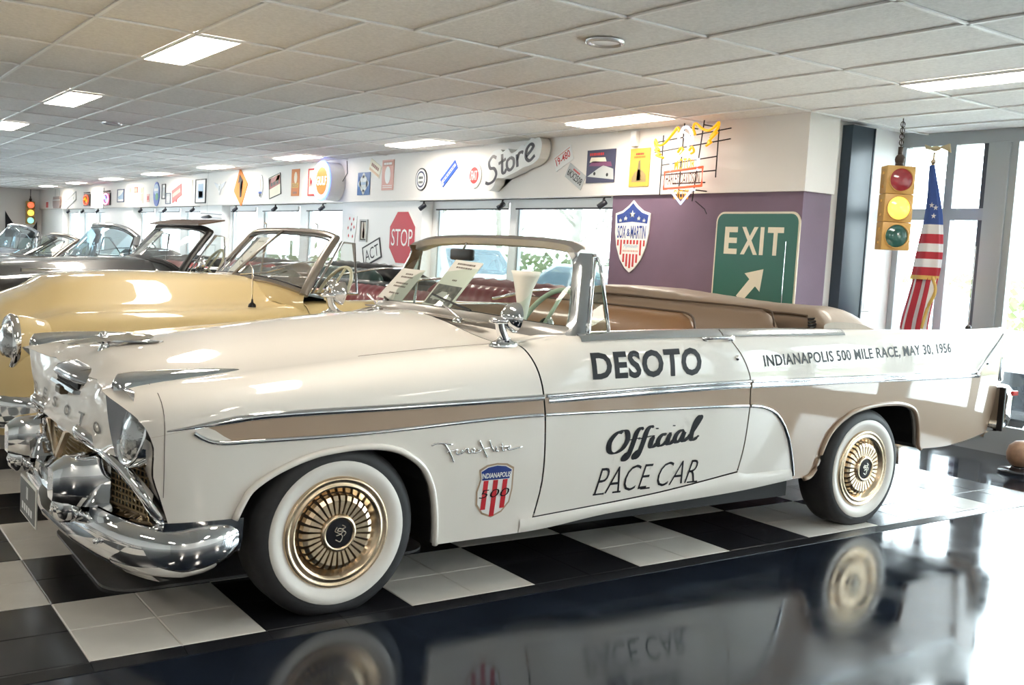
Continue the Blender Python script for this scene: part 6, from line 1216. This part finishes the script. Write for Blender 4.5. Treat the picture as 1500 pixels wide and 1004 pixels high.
# ================================================================== outside, seen through the glass
GR = mat('pale_paving', (.66, .66, .65), .8, noise=(2, .12)); VERGE = mat('winter_grass', (.24, .27, .14), .9, noise=(3, .3))
struct('ground', MB().box((6.3, -25, -.35), (15, 70, -.12)).box((15, -25, -.35), (70, 70, -.10)).box((-30, 33.3, -.35), (6.3, 70, -.12)), GR)
struct('verge', MB().box((14.6, -25, -.10), (45, 70, -.04)), VERGE)
def modern_car(label, loc, rz, m, h=1.45, Lc=4.3, suv=False):
    root = thing('parked_car', label, 'car', loc, 'cars parked outside', rz); L = dict(local=True)
    k = .16 if suv else 0
    low = [(-.5*Lc, .35), (-.5*Lc, .70+k), (-.46*Lc, .82+k), (-.22*Lc, .93+k), (.40*Lc, .96+k), (.49*Lc, .90+k), (.5*Lc, .45), (.49*Lc, .30), (-.48*Lc, .26)]
    def prof(P, w, nm, mm, tap=0.):
        b = MB(); n = len(P); zm = max(p[1] for p in P); z0 = min(p[1] for p in P)
        def y(z): return w-tap*((z-z0)/(zm-z0))
        rows = [[(x, s*y(z)*f, z) for x, z in P] for s, f in ((-1, 1), (1, 1))]; b.grid(rows, closev=True); b.add(rows[0], [tuple(range(n))]); b.add(rows[1], [tuple(range(n))])
        return b.build(nm, mm, root, **L)
    prof(low, .88, 'body', m)
    top = [(-.20*Lc, .93+k), (-.06*Lc, h+k), (.22*Lc, h+.02+k), (.40*Lc, .96+k)] if not suv else [(-.20*Lc, .93+k), (-.08*Lc, h+k), (.40*Lc, h+.03+k), (.48*Lc, .96+k)]
    prof(top, .86, 'roof', m, .16)
    gl = mat('car_window', (.10, .15, .19), .08, spec=.6)
    cx = sum(p[0] for p in top)/4; cz = sum(p[1] for p in top)/4
    for s in (-1, 1):
        q = [(cx+(x-cx)*.86, cz+.02+(z-cz)*.74) for x, z in top]; zm = top[1][1]; z0 = top[0][1]
        def y(z): return .863-.16*((z-z0)/(zm-z0))
        xm = cx+.02
        for a in ([q[0], q[1], (xm-.04, q[1][1]), (xm-.04, q[0][1])], [(xm+.04, q[0][1]), (xm+.04, q[2][1]), q[2], q[3]]): MB().add([(x, s*(y(z)+.006), z) for x, z in a], [(0, 1, 2, 3)]).build('side_window', gl, root, **L)
        for x in (-.31*Lc, .31*Lc):
            w = MB().lathe([(.20, s*.80), (.31, s*.89), (.33, s*.86), (.33, s*.70), (.0001, s*.70)], 24, axis='y', c=(x, 0, .33)).build('wheel', RUB, root, smooth=True, **L); MB().lathe([(.21, s*.87), (.05, s*.895), (.0001, s*.895)], 20, axis='y', c=(x, 0, .33)).build('wheel_disc', CHB, w, smooth=True, **L)
        MB().box((-.505*Lc, s*.55, .62+k*.5), (-.47*Lc, s*.84, .76+k*.5), ch=.01).build('headlamp', HLENS, root, **L); MB().box((.46*Lc, s*.6, .66+k*.5), (.503*Lc, s*.86, .84+k*.5), ch=.01).build('rear_lamp', mat('red_lens'), root, **L)
    for a, b_, nm in ((top[0], top[1], 'windscreen'), (top[3], top[2], 'rear_window')):
        s = -1 if nm == 'windscreen' else 1; p0, p1 = Vector((a[0], 0, a[1])).lerp(Vector((b_[0], 0, b_[1])), .1), Vector((a[0], 0, a[1])).lerp(Vector((b_[0], 0, b_[1])), .92)
        MB().add([(p0.x+s*.008, -.76, p0.z+.006), (p0.x+s*.008, .76, p0.z+.006), (p1.x+s*.008, .64, p1.z+.006), (p1.x+s*.008, -.64, p1.z+.006)], [(0, 1, 2, 3)]).build(nm, gl, root, **L)
    return root
WC = mat('white_car', (.80, .81, .82), .25, coat=1.); SCp = mat('silver_outside', (.50, .53, .56), .25, coat=1., metal=.4)
modern_car('white tall car parked outside the window behind the white pace car', (10.2, 14.0, -.12), 1.57, WC, 1.5, 4.4, True)
modern_car('silver saloon parked outside, right of the tall white car', (10.3, 9.2, -.12), 1.57, SCp, 1.42, 4.3)
modern_car('white saloon parked outside the glass front behind the flag', (11.4, 4.7, -.12), 1.57, WC, 1.45, 4.5)
modern_car('black car parked outside by the glass door at the right edge', (10.6, 1.3, -.12), 0, mat('black_outside', (.02, .022, .026), .2, coat=1.), 1.45, 4.2)
# --- bare trees beyond the car park
BARK = mat('pale_bark', (.42, .40, .37), .9, noise=(6, .3)); LEAF = mat('young_leaf', (.42, .46, .28), .7)
def tree(x, y, h, seed, label):
    rnd = random.Random(seed); t = thing('bare_tree', label, 'tree', (x, y, -.06), 'bare trees beyond the car park'); tr_ = MB(); br = MB(); lv = MB()
    pts = [Vector((0, 0, 0))]
    for k in range(8): pts.append(pts[-1]+Vector((rnd.uniform(-.12, .12), rnd.uniform(-.12, .12), h/8)))
    tr_.tube(pts, [.16*(1-k/9.5) for k in range(9)], 7); tr_.build('trunk', BARK, t, smooth=True, local=True)
    def limb(p, d, L, r, dep):
        q = [p]; dd = d.copy()
        for k in range(4): dd = (dd+Vector((rnd.uniform(-.3, .3), rnd.uniform(-.3, .3), rnd.uniform(-.1, .3)))).normalized(); q.append(q[-1]+dd*L/4)
        br.tube(q, [r*(1-k/5) for k in range(5)], 4, cap=False)
        if dep:
            for k in (1, 2, 3, 4): limb(q[k], (dd+Vector((rnd.uniform(-1, 1), rnd.uniform(-1, 1), rnd.uniform(-.2, .8)))).normalized(), L*.55, r*.5, dep-1)
        else:
            for k in range(5):
                c = q[-1]+Vector((rnd.uniform(-.3, .3), rnd.uniform(-.3, .3), rnd.uniform(-.2, .2))); a = rnd.uniform(0, 6.28); e = Vector((math.cos(a), math.sin(a), .3))*.05; f_ = Vector((-math.sin(a), math.cos(a), .5))*.03
                lv.add([c-e, c+f_, c+e, c-f_], [(0, 1, 2, 3)])
    for k in range(2, 8):
        for _ in range(2): a = rnd.uniform(0, 6.28); limb(pts[k], Vector((math.cos(a), math.sin(a), .6)).normalized(), h*.28, .05, 2 if k < 7 else 1)
    o = br.build('branches', BARK, t, local=True); o['kind'] = 'stuff'; o = lv.build('leaves', LEAF, t, local=True); o['kind'] = 'stuff'
spots = [(17, 14.5, 'forked bare tree outside the window nearest the purple wall'), (19, 17.6, 'slim bare tree right of the window post'), (18, 20.2, 'bare tree left of the window post, outside the near window'), (21, 23.6, 'bare tree at the left of the near window'), (18, 6.4, 'bare tree outside the glass front, left of the flag'), (20, 4.4, 'bare tree outside the glass front, right of the flag'), (22, 30, 'bare tree outside the second group of windows'), (24, 38, 'bare tree outside the farther windows'), (20, 1.2, 'bare tree outside the glass door')]
for k, (x, y, lb) in enumerate(spots):
    tree(x, y, 7.5+(k % 3), 40+k, lb)
hb = MB(); rr = random.Random(5)
for k in range(5000):
    c = Vector((rr.uniform(26, 28), rr.uniform(-20, 68), rr.uniform(0, 1.6))); a = rr.uniform(0, 6.28); e = Vector((math.cos(a), math.sin(a), rr.uniform(-.5, .5)))*.16; f_ = Vector((0, 0, .12)); hb.add([c-e, c-f_, c+e, c+f_], [(0, 1, 2, 3)])
o = hb.build('hedge', mat('hedge_leaf', (.16, .20, .09), .8)); tag(o, 'low winter hedge far behind the parked cars', 'hedge', kind='stuff')
